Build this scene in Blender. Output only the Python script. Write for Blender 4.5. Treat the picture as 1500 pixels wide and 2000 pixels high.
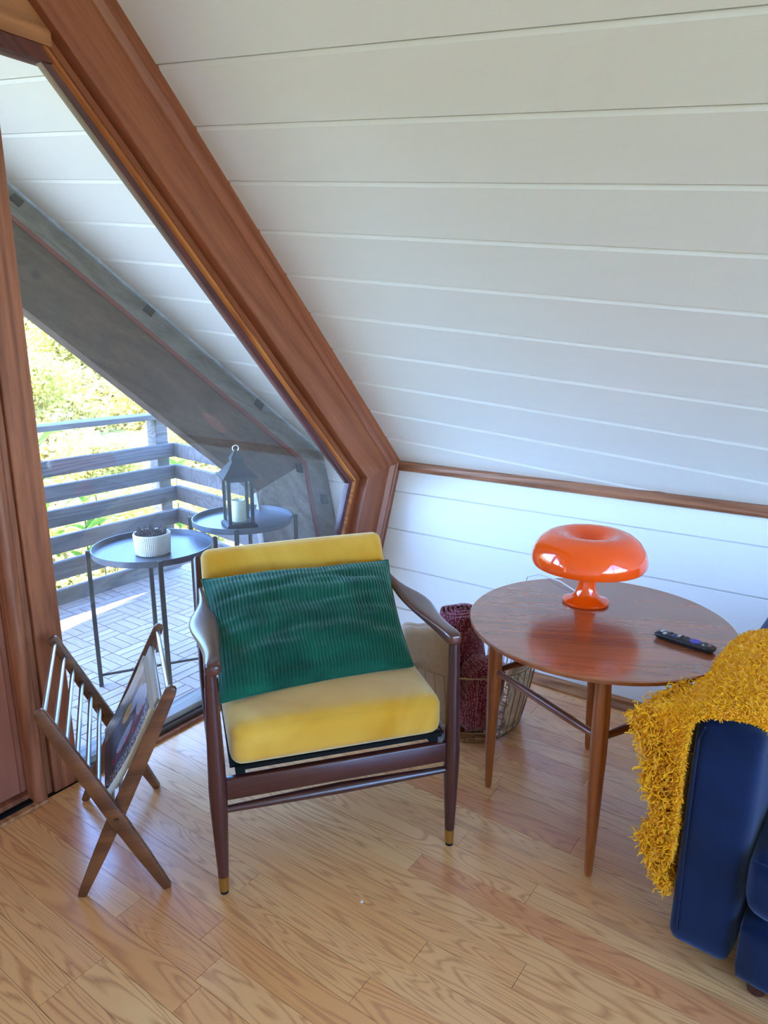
import bpy, bmesh, math, random
from mathutils import Vector, Matrix, noise

for o in list(bpy.data.objects):
    bpy.data.objects.remove(o, do_unlink=True)
sc = bpy.context.scene
COL = sc.collection
rad = math.radians

# ------------------------------------------------------------------ camera, sky, sun, exposure
cam_d = bpy.data.cameras.new('camera')
cam = bpy.data.objects.new('camera', cam_d)
COL.objects.link(cam)
cam_d.sensor_fit = 'HORIZONTAL'
cam_d.sensor_width = 36.0
cam_d.lens = 36.0 * 1365.0 / 1500.0
cam_d.clip_start = 0.02
cam_d.clip_end = 300
YAW, PITCH = 0.948, 0.2456
fwd = Vector((math.sin(YAW) * math.cos(PITCH), math.cos(YAW) * math.cos(PITCH), -math.sin(PITCH)))
rgt = Vector((math.cos(YAW), -math.sin(YAW), 0))
upv = rgt.cross(fwd)
cam.matrix_world = Matrix(((rgt.x, upv.x, -fwd.x, -2.69), (rgt.y, upv.y, -fwd.y, -2.11), (rgt.z, upv.z, -fwd.z, 1.5), (0, 0, 0, 1)))
sc.camera = cam

SUN = Vector((-0.80, 0.185, 1.0)).normalized()      # direction towards the sun
world = bpy.data.worlds.new('sky')
sc.world = world
world.use_nodes = True
wn, wl = world.node_tree.nodes, world.node_tree.links
wn.clear()
w_out = wn.new('ShaderNodeOutputWorld')
w_bg = wn.new('ShaderNodeBackground')
w_sky = wn.new('ShaderNodeTexSky')
w_sky.sky_type = 'NISHITA'
w_sky.sun_disc = False
w_sky.sun_elevation = math.asin(SUN.z)
w_sky.sun_rotation = math.atan2(SUN.x, SUN.y)
w_sky.air_density = 1.0
w_sky.dust_density = 0.6
w_sky.ozone_density = 2.0
w_bg.inputs['Strength'].default_value = 0.9
w_tint = wn.new('ShaderNodeMix')
w_tint.data_type = 'RGBA'
w_tint.blend_type = 'MULTIPLY'
w_tint.inputs[0].default_value = 1.0
w_tint.inputs[7].default_value = (0.70, 0.90, 1.22, 1)
wl.new(w_sky.outputs[0], w_tint.inputs[6])
wl.new(w_tint.outputs[2], w_bg.inputs[0])
wl.new(w_bg.outputs[0], w_out.inputs[0])

sun_d = bpy.data.lights.new('sun', 'SUN')
sun_d.energy = 5.5
sun_d.angle = rad(0.6)
sun_d.color = (1.0, 0.97, 0.92)
sun = bpy.data.objects.new('sun', sun_d)
COL.objects.link(sun)
sun.rotation_euler = SUN.to_track_quat('Z', 'Y').to_euler()
sun.location = (-10, 2, 12)

sc.view_settings.view_transform = 'Standard'
sc.view_settings.look = 'None'
sc.view_settings.exposure = 2.08
sc.view_settings.gamma = 1.0
sc.view_settings.use_curve_mapping = False
sc.cycles.use_denoising = True
sc.cycles.max_bounces = 12
sc.cycles.diffuse_bounces = 7
sc.cycles.transparent_max_bounces = 16
sc.cycles.sample_clamp_indirect = 8.0
sc.cycles.caustics_reflective = False
sc.cycles.caustics_refractive = False


# ------------------------------------------------------------------ helpers: materials
def srgb(r, g, b):
    def f(c):
        c /= 255.0
        return c / 12.92 if c <= 0.04045 else ((c + 0.055) / 1.055) ** 2.4
    return (f(r), f(g), f(b), 1.0)


class NT:
    def __init__(s, name):
        s.m = bpy.data.materials.new(name)
        s.m.use_nodes = True
        s.n, s.l = s.m.node_tree.nodes, s.m.node_tree.links
        s.n.clear()
        s.out = s.n.new('ShaderNodeOutputMaterial')

    def node(s, t, **kw):
        x = s.n.new('ShaderNode' + t)
        for k, v in kw.items():
            setattr(x, k, v)
        return x

    def put(s, sock, v):
        if hasattr(v, 'is_output'):
            s.l.new(v, sock)
        else:
            sock.default_value = v

    def math(s, op, a, b=0.0, c=0.0):
        x = s.node('Math', operation=op)
        s.put(x.inputs[0], a); s.put(x.inputs[1], b); s.put(x.inputs[2], c)
        return x.outputs[0]

    def mix(s, f, a, b, bt='MIX'):
        x = s.node('Mix', data_type='RGBA', blend_type=bt)
        s.put(x.inputs[0], f); s.put(x.inputs[6], a); s.put(x.inputs[7], b)
        return x.outputs[2]

    def ramp(s, f, stops, interp='LINEAR'):
        x = s.node('ValToRGB')
        x.color_ramp.interpolation = interp
        e = x.color_ramp.elements
        while len(e) < len(stops):
            e.new(0.5)
        for el, (p, c) in zip(e, stops):
            el.position = p
            el.color = c
        s.put(x.inputs[0], f)
        return x.outputs[0]

    def noise(s, vec, scale, detail=2.0, rough=0.5, dist=0.0):
        x = s.node('TexNoise')
        s.put(x.inputs['Vector'], vec)
        x.inputs['Scale'].default_value = scale
        x.inputs['Detail'].default_value = detail
        x.inputs['Roughness'].default_value = rough
        x.inputs['Distortion'].default_value = dist
        return x.outputs[0]

    def coords(s, kind='Object', scale=(1, 1, 1), rot=None, rnd=0.0):
        v = s.node('TexCoord').outputs[kind] if kind != 'World' else s.node('NewGeometry').outputs['Position']
        if rot:
            r = s.node('VectorRotate', rotation_type='AXIS_ANGLE')
            s.put(r.inputs['Vector'], v)
            r.inputs['Axis'].default_value = rot[0]
            r.inputs['Angle'].default_value = rot[1]
            v = r.outputs[0]
        mp = s.node('Mapping')
        s.put(mp.inputs['Vector'], v)
        mp.inputs['Scale'].default_value = scale
        v = mp.outputs[0]
        if rnd:
            oi = s.node('ObjectInfo').outputs['Random']
            cb = s.node('CombineXYZ')
            s.put(cb.inputs[0], s.math('MULTIPLY', oi, rnd))
            s.put(cb.inputs[1], s.math('MULTIPLY', oi, rnd * 1.7))
            s.put(cb.inputs[2], s.math('MULTIPLY', oi, rnd * 2.3))
            ad = s.node('VectorMath', operation='ADD')
            s.put(ad.inputs[0], v); s.put(ad.inputs[1], cb.outputs[0])
            v = ad.outputs[0]
        return v

    def bump(s, h, strength=0.3, dist=0.01):
        b = s.node('Bump')
        b.inputs['Strength'].default_value = strength
        b.inputs['Distance'].default_value = dist
        s.put(b.inputs['Height'], h)
        return b.outputs[0]

    def bsdf(s, color, rough=0.5, metal=0.0, normal=None, coat=0.0, sheen=0.0, spec=0.5, sheen_tint=None, coat_rough=0.05, coat_ior=1.6):
        p = s.node('BsdfPrincipled')
        s.put(p.inputs['Base Color'], color)
        s.put(p.inputs['Roughness'], rough)
        p.inputs['Metallic'].default_value = metal
        p.inputs['Coat Weight'].default_value = coat
        p.inputs['Coat Roughness'].default_value = coat_rough
        p.inputs['Coat IOR'].default_value = coat_ior
        p.inputs['Sheen Weight'].default_value = sheen
        p.inputs['Specular IOR Level'].default_value = spec
        if sheen_tint:
            p.inputs['Sheen Tint'].default_value = sheen_tint
        if normal is not None:
            s.put(p.inputs['Normal'], normal)
        s.l.new(p.outputs[0], s.out.inputs[0])
        return s.m


def plain(name, col, rough=0.5, metal=0.0, coat=0.0, var=0.12, vscale=30, bump=0.0, bscale=200, sheen=0.0, spec=0.5):
    t = NT(name)
    v = t.coords()
    nz = t.noise(v, vscale, 3)
    d = tuple(c * (1 - var) for c in col[:3]) + (1,)
    u = tuple(min(1, c * (1 + var)) for c in col[:3]) + (1,)
    c = t.mix(nz, d, u)
    nm = t.bump(t.noise(v, bscale, 2), bump, 0.003) if bump else None
    return t.bsdf(c, rough, metal, nm, coat, sheen, spec)


def wood(name, dark, light, axis='Z', scale=1.0, rough=0.4, rings=14, contrast=0.6, coat=0.0, rot=None, rnd=30.0,
         kind='Object', bump=0.08, knots=False, tone=0.15, spec=0.5, stretch=0.07, coat_rough=0.12, coat_ior=1.6):
    t = NT(name)
    s = 7.0 * scale
    sv = {'X': (s * stretch, s, s), 'Y': (s, s * stretch, s), 'Z': (s, s, s * stretch)}[axis]
    v = t.coords(kind, sv, rot, rnd)
    big = t.noise(v, 0.6, 2.0, 0.45, 0.3)
    ring = t.math('PINGPONG', t.math('MULTIPLY', big, rings), 0.5)
    ring = t.math('MULTIPLY', ring, 2.0)
    fine = t.noise(v, 14.0, 3.0, 0.6)
    f = t.math('ADD', t.math('MULTIPLY', ring, contrast), t.math('MULTIPLY', fine, 1.0 - contrast * 0.6))
    c = t.ramp(f, [(0.25, dark), (0.85, light)])
    tn = t.noise(v, 0.25, 1.0)
    c = t.mix(t.math('MULTIPLY', tn, tone * 2), c, dark)
    if knots:
        kv = t.coords(kind, (2.2, 2.2, 2.2), rot, rnd)
        vo = t.node('TexVoronoi')
        t.put(vo.inputs['Vector'], kv)
        vo.inputs['Scale'].default_value = 1.1
        k = t.ramp(vo.outputs['Distance'], [(0.03, (0, 0, 0, 1)), (0.085, (1, 1, 1, 1))])
        c = t.mix(k, tuple(x * 0.25 for x in dark[:3]) + (1,), c)
    nm = t.bump(f, bump, 0.004) if bump else None
    return t.bsdf(c, rough, 0.0, nm, coat, spec=spec, coat_rough=coat_rough, coat_ior=coat_ior)


def oak_floor():
    t = NT('oak_floorboards')
    v = t.coords('World', (11.0, 1.1, 1.0), None, 60.0)
    v2 = t.coords('World', (60.0, 2.6, 1.0), None, 60.0)
    big = t.noise(v, 0.75, 2.5, 0.5, 0.55)
    ring = t.math('PINGPONG', t.math('MULTIPLY', big, 26.0), 0.5)
    ring = t.math('MULTIPLY', ring, 2.0)
    fine = t.noise(v2, 4.0, 4.0, 0.7)
    f = t.math('ADD', t.math('MULTIPLY', ring, 0.62), t.math('MULTIPLY', fine, 0.55))
    grain = t.ramp(f, [(0.05, (0, 0, 0, 1)), (0.62, (1, 1, 1, 1))])
    rn = t.node('ObjectInfo').outputs['Random']
    base = t.ramp(rn, [(0.0, srgb(242, 180, 116)), (0.3, srgb(245, 188, 126)), (0.55, srgb(236, 168, 104)), (0.8, srgb(248, 196, 132)), (1.0, srgb(228, 152, 98))])
    dk = t.ramp(rn, [(0.0, srgb(200, 132, 80)), (0.5, srgb(194, 120, 72)), (1.0, srgb(188, 114, 70))])
    c = t.mix(grain, dk, base)
    rgh = t.math('MULTIPLY_ADD', fine, 0.10, 0.27)
    nm = t.bump(grain, 0.035, 0.002)
    return t.bsdf(c, rgh, 0.0, nm, 0.6, spec=0.5, coat_rough=0.2)


def painted(name, col, along='Y', rough=0.6):
    t = NT(name)
    sv = {'Y': (14, 0.9, 14), 'X': (0.9, 14, 14)}[along]
    v = t.coords('World', sv, None, 40.0)
    g = t.noise(v, 2.2, 3.0, 0.55, 0.4)
    r = t.math('PINGPONG', t.math('MULTIPLY', g, 9.0), 0.5)
    c = t.mix(t.math('MULTIPLY', g, 0.5), col, tuple(x * 0.93 for x in col[:3]) + (1,))
    nm = t.bump(r, 0.16, 0.0015)
    return t.bsdf(c, rough, 0.0, nm, spec=0.4)


def velvet(name, dark, light, sheen, tint, patch=3.0, fuzz=500, rough=0.8):
    t = NT(name)
    v = t.coords()
    a = t.noise(v, patch, 3.0, 0.55, 0.8)
    b = t.noise(v, fuzz, 2.0)
    c = t.mix(t.ramp(a, [(0.35, (0, 0, 0, 1)), (0.7, (1, 1, 1, 1))]), dark, light)
    c = t.mix(t.math('MULTIPLY', b, 0.35), c, tuple(x * 0.7 for x in dark[:3]) + (1,))
    nm = t.bump(b, 0.25, 0.001)
    return t.bsdf(c, rough, 0.0, nm, sheen=sheen, spec=0.1, sheen_tint=tint)


def glass_mat(name, dust=0.03, tint=(0.97, 0.985, 0.98, 1)):
    t = NT(name)
    tr = t.node('BsdfTransparent')
    tr.inputs[0].default_value = tint
    gl = t.node('BsdfGlossy')
    gl.inputs['Roughness'].default_value = 0.0
    df = t.node('BsdfDiffuse')
    df.inputs[0].default_value = (0.86, 0.85, 0.82, 1)
    lw = t.node('LayerWeight')
    lw.inputs[0].default_value = 0.5
    fr = t.math('MULTIPLY_ADD', t.math('POWER', lw.outputs['Facing'], 5.0), 0.9, 0.045)
    m1 = t.node('MixShader')
    t.put(m1.inputs[0], fr)
    t.l.new(tr.outputs[0], m1.inputs[1]); t.l.new(gl.outputs[0], m1.inputs[2])
    m2 = t.node('MixShader')
    v = t.coords('World')
    t.put(m2.inputs[0], t.math('MULTIPLY', t.noise(v, 3.0, 6.0, 0.7), dust * 2))
    t.l.new(m1.outputs[0], m2.inputs[1]); t.l.new(df.outputs[0], m2.inputs[2])
    t.l.new(m2.outputs[0], t.out.inputs[0])
    return t.m


def leaf_mat(name, a, b):
    t = NT(name)
    v = t.coords('World')
    c = t.mix(t.noise(v, 2.5, 4.0, 0.7), a, b)
    d = t.node('BsdfDiffuse'); tl = t.node('BsdfTranslucent')
    t.put(d.inputs[0], c); t.put(tl.inputs[0], c)
    mx = t.node('MixShader'); mx.inputs[0].default_value = 0.35
    t.l.new(d.outputs[0], mx.inputs[1]); t.l.new(tl.outputs[0], mx.inputs[2])
    t.l.new(mx.outputs[0], t.out.inputs[0])
    return t.m


def weave(name, a, b, scale=220.0):
    t = NT(name)
    v = t.coords()
    w1 = t.node('TexWave', wave_type='BANDS', bands_direction='Z')
    t.put(w1.inputs['Vector'], v); w1.inputs['Scale'].default_value = scale / 6; w1.inputs['Distortion'].default_value = 1.5
    w2 = t.node('TexWave', wave_type='BANDS', bands_direction='X')
    t.put(w2.inputs['Vector'], v); w2.inputs['Scale'].default_value = scale / 6; w2.inputs['Distortion'].default_value = 1.5
    h = t.math('MULTIPLY', w1.outputs['Fac'], w2.outputs['Fac'])
    c = t.mix(t.ramp(h, [(0.1, (0, 0, 0, 1)), (0.55, (1, 1, 1, 1))]), a, b)
    return t.bsdf(c, 0.9, 0.0, t.bump(h, 0.5, 0.004), sheen=0.3, spec=0.1)


def knit(name, a, b):
    t = NT(name)
    v = t.coords()
    vo = t.node('TexVoronoi')
    t.put(vo.inputs['Vector'], v)
    vo.inputs['Scale'].default_value = 135.0
    vo.inputs['Randomness'].default_value = 0.45
    d = vo.outputs['Distance']
    c = t.mix(t.ramp(d, [(0.18, (1, 1, 1, 1)), (0.5, (0, 0, 0, 1))]), a, b)
    nm = t.bump(t.math('SUBTRACT', 1.0, d), 0.6, 0.003)
    return t.bsdf(c, 0.9, 0.0, nm, sheen=0.3, spec=0.1)


A_ROOF = math.atan2(1.058, 1.0)
REDWOOD = (srgb(126, 66, 40), srgb(166, 98, 64))
M = {}
M['floor'] = oak_floor()
M['subfloor'] = plain('dark_subfloor', srgb(70, 44, 30), 0.8)  # dark brown slab that shows in the seams between planks
M['white'] = painted('white_painted_boards', srgb(240, 241, 240))
M['white_back'] = plain('painted_backing', srgb(226, 224, 216), 0.6)
M['frame_diag'] = wood('redwood_rafter_casing', *REDWOOD, axis='X', scale=0.9, rough=0.38, rings=10, contrast=0.35, rot=((0, 1, 0), -A_ROOF), kind='World', bump=0.04, knots=True)
M['frame_vert'] = wood('redwood_post', srgb(112, 60, 38), srgb(172, 104, 70), axis='Z', scale=0.9, rough=0.4, rings=16, contrast=0.4, kind='World', bump=0.08, knots=True)
M['frame_knee'] = wood('redwood_knee_casing', *REDWOOD, axis='Z', scale=0.9, rough=0.38, rings=10, contrast=0.35, rot=((0, 1, 0), -0.36), kind='World', bump=0.04)
M['frame_dark'] = wood('dark_glazing_bead', srgb(66, 24, 20), srgb(104, 44, 36), axis='X', scale=1.2, rough=0.4, rot=((0, 1, 0), -A_ROOF), kind='World', bump=0.03)
M['frame_orange'] = wood('orange_fir_bead', srgb(150, 76, 30), srgb(206, 128, 62), axis='X', scale=1.2, rough=0.35, rot=((0, 1, 0), -A_ROOF), kind='World', bump=0.03)
M['frame_horiz'] = wood('fir_header', srgb(140, 84, 48), srgb(186, 124, 78), axis='X', scale=1.1, rough=0.4, kind='World')
M['door'] = wood('redwood_door_panel', srgb(132, 74, 54), srgb(170, 104, 80), axis='Z', scale=0.6, rough=0.42, rings=6, contrast=0.25, kind='World', bump=0.02)
M['trim'] = wood('trim_redwood', srgb(120, 72, 48), srgb(176, 118, 86), axis='Y', scale=1.2, rough=0.4, kind='World')
M['base'] = wood('oak_shoe_mould', srgb(140, 88, 54), srgb(200, 142, 96), axis='Y', scale=1.2, rough=0.35, kind='World')
M['sill'] = wood('weathered_sill', srgb(108, 104, 98), srgb(176, 172, 164), axis='X', scale=1.2, rough=0.7, kind='World')
M['sill_dark'] = wood('dark_sill_strip', srgb(52, 40, 32), srgb(96, 78, 62), axis='X', scale=1.2, rough=0.5, kind='World')
M['black'] = plain('black_rubber', srgb(14, 14, 15), 0.8, spec=0.2)
M['beam_dark'] = wood('dark_rough_beam', srgb(60, 46, 38), srgb(112, 90, 76), axis='X', scale=0.8, rough=0.8, rings=8, contrast=0.3, rot=((0, 1, 0), -A_ROOF), kind='World', bump=0.3, knots=True)
M['beam_grey'] = wood('grey_weathered_strip', srgb(98, 96, 92), srgb(150, 148, 142), axis='X', scale=0.8, rough=0.8, rings=8, contrast=0.3, rot=((0, 1, 0), -A_ROOF), kind='World', bump=0.2)
M['beam_knot'] = plain('red_brown_knot', srgb(120, 82, 70), 0.8, var=0.4, vscale=40)
M['beam_red'] = plain('red_stained_batten', srgb(128, 62, 56), 0.7)
M['beam_post'] = wood('grey_weathered_post', srgb(120, 114, 112), srgb(182, 176, 172), axis='Z', scale=0.8, rough=0.85, rings=10, contrast=0.4, kind='World', bump=0.3)
M['iron'] = plain('dark_iron', srgb(40, 40, 44), 0.6, 0.4)
M['rail'] = wood('weathered_railing', srgb(74, 70, 72), srgb(114, 109, 112), axis='X', scale=1.0, rough=0.75, rings=16, contrast=0.5, kind='World', bump=0.25)
M['deck'] = wood('grey_deck_slat', srgb(172, 154, 146), srgb(216, 202, 192), axis='X', scale=1.2, rough=0.65, rings=4, contrast=0.2, kind='World', bump=0.1, tone=0.25)
M['deck_y'] = wood('grey_deck_slat_cross', srgb(168, 150, 142), srgb(212, 198, 188), axis='Y', scale=1.2, rough=0.65, rings=4, contrast=0.2, kind='World', bump=0.1, tone=0.25)
M['deck_base'] = plain('dark_deck_base', srgb(26, 24, 24), 0.9)  # near-black base seen in the gaps between the slats
M['glass'] = glass_mat('window_glass', 0.022)
M['glass_thin'] = glass_mat('lantern_glass', 0.01)
M['mahogany'] = wood('dark_mahogany', srgb(46, 18, 20), srgb(84, 40, 38), axis='Z', scale=1.2, rough=0.3, rings=8, contrast=0.3, coat=0.25, bump=0.03)
M['mahogany_x'] = wood('dark_mahogany_rail', srgb(46, 18, 20), srgb(84, 40, 38), axis='X', scale=1.2, rough=0.3, rings=8, contrast=0.3, coat=0.25, bump=0.03)
M['mahogany_y'] = wood('dark_mahogany_arm', srgb(62, 30, 26), srgb(104, 58, 46), axis='Y', scale=1.2, rough=0.28, rings=8, contrast=0.3, coat=0.3, bump=0.03)
M['brass'] = plain('brass', srgb(186, 154, 92), 0.32, 1.0)
M['yellow'] = velvet('mustard_velvet', srgb(204, 142, 26), srgb(238, 190, 84), 0.9, (1.0, 0.92, 0.66, 1))
M['green'] = velvet('green_corduroy', srgb(2, 58, 44), srgb(16, 92, 70), 0.45, (0.55, 0.95, 0.8, 1), patch=6, fuzz=300)
M['blue'] = velvet('navy_velvet', srgb(4, 15, 42), srgb(9, 28, 70), 0.5, (0.35, 0.5, 0.9, 1), patch=4)
M['teak_top'] = wood('teak_table_top', srgb(124, 62, 36), srgb(190, 106, 62), axis='X', scale=0.55, rough=0.25, rings=9, contrast=0.22, coat=1.0, coat_rough=0.17, coat_ior=1.85, bump=0.0, rot=((0, 0, 1), rad(64)))
M['teak_edge'] = wood('teak_edge', srgb(86, 52, 34), srgb(140, 96, 66), axis='X', scale=0.8, rough=0.35, rings=6, contrast=0.2, bump=0.0)
M['teak_leg'] = wood('teak_leg', srgb(124, 62, 30), srgb(190, 114, 62), axis='Z', scale=1.0, rough=0.3, rings=12, contrast=0.5, coat=0.2, bump=0.04)
M['teak_rail'] = wood('teak_stretcher', srgb(96, 50, 28), srgb(150, 92, 58), axis='X', scale=1.0, rough=0.28, rings=8, contrast=0.4, coat=0.3, bump=0.03)
M['walnut'] = wood('walnut_bar', srgb(70, 34, 18), srgb(128, 76, 44), axis='X', scale=1.0, rough=0.38, rings=10, contrast=0.4, coat=0.15, bump=0.05)
M['steel'] = plain('brushed_steel', srgb(196, 198, 202), 0.3, 1.0, var=0.05)
M['orange'] = plain('orange_gloss_plastic', srgb(254, 84, 6), 0.12, 0.0, 0.6, var=0.02, spec=0.6)
M['cord'] = plain('white_cord', srgb(236, 234, 230), 0.4)
M['remote'] = plain('black_plastic', srgb(30, 31, 34), 0.38)
M['purple'] = plain('purple_rubber', srgb(84, 70, 190), 0.45)
M['grey_key'] = plain('light_grey_key', srgb(190, 196, 204), 0.5)
M['red_key'] = plain('dull_red_key', srgb(170, 110, 120), 0.5)
M['blue_key'] = plain('blue_key', srgb(56, 70, 150), 0.5)
M['dark_key'] = plain('dark_key', srgb(44, 46, 50), 0.5)
M['tray'] = plain('powder_coated_tray', srgb(92, 98, 110), 0.34, 0.3, var=0.05)
M['tray_leg'] = plain('speckled_dark_metal', srgb(58, 56, 56), 0.6, 0.3, var=0.5, vscale=260)
M['pot'] = plain('white_stoneware', srgb(226, 222, 214), 0.6)
M['dried'] = plain('dried_lavender', srgb(82, 70, 74), 0.9, var=0.5, vscale=60)
M['candle'] = plain('cream_wax', srgb(238, 234, 206), 0.5)
M['wire'] = plain('brass_wire', srgb(150, 124, 92), 0.4, 0.9)
M['tan'] = plain('tan_wool', srgb(190, 162, 134), 0.95, var=0.12, vscale=60, bump=0.5, bscale=500, sheen=0.4, spec=0.1)
M['burgundy'] = knit('burgundy_knit', srgb(104, 28, 44), srgb(206, 128, 138))
M['cream'] = plain('cream_yarn', srgb(236, 228, 210), 0.9, sheen=0.3)
M['throw'] = plain('mustard_boucle', srgb(250, 170, 12), 0.9, var=0.25, vscale=90, bump=0.6, bscale=240, sheen=0.3, spec=0.1)
M['paper'] = plain('page_edges', srgb(206, 196, 180), 0.8, var=0.15, vscale=300)
M['pink'] = plain('pink_print', srgb(236, 60, 110), 0.5)
M['white_print'] = plain('white_print', srgb(225, 228, 232), 0.5)
M['foliage'] = leaf_mat('sunlit_foliage', srgb(186, 172, 84), srgb(240, 224, 150))
M['foliage_b'] = leaf_mat('olive_foliage', srgb(160, 160, 80), srgb(220, 208, 126))
M['leaf'] = leaf_mat('fresh_leaf', srgb(70, 128, 40), srgb(150, 176, 78))
M['stem'] = plain('plant_stem', srgb(92, 84, 56), 0.8)
M['bark'] = plain('shrub_bark', srgb(88, 74, 60), 0.9)
M['ground'] = plain('dry_grass', srgb(146, 138, 78), 0.95, var=0.55, vscale=5.0, bump=0.4, bscale=12)
M['roof'] = plain('roof_boards', srgb(90, 84, 80), 0.9)


# ------------------------------------------------------------------ helpers: objects
def link(o, parent=None):
    COL.objects.link(o)
    if parent is not None:
        o.parent = parent
    return o


def tag(o, label=None, cat=None, group=None, kind=None):
    if label: o['label'] = label
    if cat: o['category'] = cat
    if group: o['group'] = group
    if kind: o['kind'] = kind
    return o


def thing(name, label, cat, loc=(0, 0, 0), rz=0.0, group=None):
    o = bpy.data.objects.new(name, None)
    o.empty_display_size = 0.05
    link(o)
    o.location = loc
    o.rotation_euler = (0, 0, rz)
    return tag(o, label, cat, group)


def struct(name):
    o = bpy.data.objects.new(name, None)
    o.empty_display_size = 0.1
    link(o)
    return tag(o, kind='structure')


def mk(name, verts, faces, mat, parent=None, smooth=False, bevel=0.0, seg=2, fix=True, auto=None):
    me = bpy.data.meshes.new(name)
    me.from_pydata([tuple(v) for v in verts], [], faces)
    bm = bmesh.new()
    bm.from_mesh(me)
    if fix:
        bmesh.ops.recalc_face_normals(bm, faces=bm.faces)
    if bevel:
        bmesh.ops.bevel(bm, geom=list(bm.edges), offset=bevel, segments=seg, affect='EDGES', profile=0.5)
    bm.to_mesh(me)
    bm.free()
    if smooth:
        me.shade_smooth()
        if auto:
            me.set_sharp_from_angle(angle=rad(auto))
    me.materials.append(mat)
    o = bpy.data.objects.new(name, me)
    return link(o, parent)


def box_vf(lo, hi):
    x0, y0, z0 = lo
    x1, y1, z1 = hi
    v = [(x0, y0, z0), (x1, y0, z0), (x1, y1, z0), (x0, y1, z0), (x0, y0, z1), (x1, y0, z1), (x1, y1, z1), (x0, y1, z1)]
    f = [(0, 3, 2, 1), (4, 5, 6, 7), (0, 1, 5, 4), (1, 2, 6, 5), (2, 3, 7, 6), (3, 0, 4, 7)]
    return v, f


def box(name, lo, hi, mat, parent=None, bevel=0.0, seg=1, smooth=False):
    v, f = box_vf(lo, hi)
    return mk(name, v, f, mat, parent, smooth=smooth or bevel > 0, bevel=bevel, seg=seg, auto=40 if bevel else None)


class Acc:
    """collects several shapes into one mesh"""
    def __init__(s):
        s.v, s.f = [], []

    def add(s, v, f):
        n = len(s.v)
        s.v += [tuple(p) for p in v]
        s.f += [tuple(i + n for i in q) for q in f]
        return s

    def build(s, name, mat, parent=None, **kw):
        return mk(name, s.v, s.f, mat, parent, **kw)


def prism_vf(poly_a, poly_b):
    n = len(poly_a)
    v = [tuple(p) for p in poly_a] + [tuple(p) for p in poly_b]
    f = [tuple(range(n)), tuple(range(2 * n - 1, n - 1, -1))]
    f += [(i, (i + 1) % n, n + (i + 1) % n, n + i) for i in range(n)]
    return v, f


def lathe_vf(prof, seg=24, cx=0.0, cy=0.0, close=False):
    v, f = [], []
    for (r, z) in prof:
        for k in range(seg):
            a = 2 * math.pi * k / seg
            v.append((cx + r * math.cos(a), cy + r * math.sin(a), z))
    n = len(prof)
    for i in range(n - 1):
        for k in range(seg):
            k2 = (k + 1) % seg
            f.append((i * seg + k, i * seg + k2, (i + 1) * seg + k2, (i + 1) * seg + k))
    if close:
        for k in range(seg):
            k2 = (k + 1) % seg
            f.append(((n - 1) * seg + k, (n - 1) * seg + k2, k2, k))
    else:
        f.append(tuple(range(seg - 1, -1, -1)))
        f.append(tuple((n - 1) * seg + k for k in range(seg)))
    return v, f


def tube_vf(pts, radii, seg=8, flat=1.0, upref=(0, 0, 1)):
    pts = [Vector(p) for p in pts]
    if not hasattr(radii, '__len__'):
        radii = [radii] * len(pts)
    v, f = [], []
    prev = None
    for i, p in enumerate(pts):
        t = (pts[min(i + 1, len(pts) - 1)] - pts[max(i - 1, 0)])
        if t.length < 1e-9:
            t = Vector((0, 0, 1))
        t.normalize()
        if prev is None:
            u = Vector(upref)
            if abs(u.dot(t)) > 0.95:
                u = Vector((1, 0, 0))
        else:
            u = prev
        u = (u - t * u.dot(t)).normalized()
        prev = u
        w = t.cross(u)
        for k in range(seg):
            a = 2 * math.pi * k / seg
            v.append(p + (u * math.cos(a) * flat + w * math.sin(a)) * radii[i])
    for i in range(len(pts) - 1):
        for k in range(seg):
            k2 = (k + 1) % seg
            f.append((i * seg + k, i * seg + k2, (i + 1) * seg + k2, (i + 1) * seg + k))
    f.append(tuple(range(seg - 1, -1, -1)))
    f.append(tuple((len(pts) - 1) * seg + k for k in range(seg)))
    return v, f


def tube(name, pts, radii, mat, parent=None, seg=10, **kw):
    v, f = tube_vf(pts, radii, seg, **kw)
    return mk(name, v, f, mat, parent, smooth=True, auto=50)


def lathe(name, prof, mat, parent=None, seg=32, cx=0, cy=0, close=False, auto=35):
    v, f = lathe_vf(prof, seg, cx, cy, close)
    return mk(name, v, f, mat, parent, smooth=True, auto=auto)


def rbox_vf(size, r, n=8, puff=(0, 0, 0), warp=None):
    """rounded and puffed cushion block centred on the origin"""
    hx, hy, hz = size[0] / 2, size[1] / 2, size[2] / 2
    bm = bmesh.new()
    bmesh.ops.create_cube(bm, size=2.0)
    bmesh.ops.subdivide_edges(bm, edges=bm.edges, cuts=n * 2 - 1, use_grid_fill=True)
    h = Vector((hx, hy, hz))
    for vv in bm.verts:
        q = vv.co.copy()
        # denser sampling close to the edges
        p = Vector([math.copysign(1 - (1 - abs(c)) ** 1.6, c) if abs(c) < 1 else c for c in q])
        P = Vector((p.x * hx, p.y * hy, p.z * hz))
        inner = Vector([max(-h[i] + r, min(h[i] - r, P[i])) for i in range(3)])
        d = P - inner
        if d.length > 1e-9:
            P = inner + d.normalized() * r
        P.x += math.copysign(1, p.x) * puff[0] * (1 - p.y ** 2) * (1 - p.z ** 2) * abs(p.x)
        P.y += math.copysign(1, p.y) * puff[1] * (1 - p.x ** 2) * (1 - p.z ** 2) * abs(p.y)
        P.z += math.copysign(1, p.z) * puff[2] * (1 - p.x ** 2) * (1 - p.y ** 2) * abs(p.z)
        vv.co = warp(P, p) if warp else P
    bm.verts.index_update()
    v = [tuple(x.co) for x in bm.verts]
    f = [tuple(x.index for x in q.verts) for q in bm.faces]
    bm.free()
    return v, f


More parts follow.
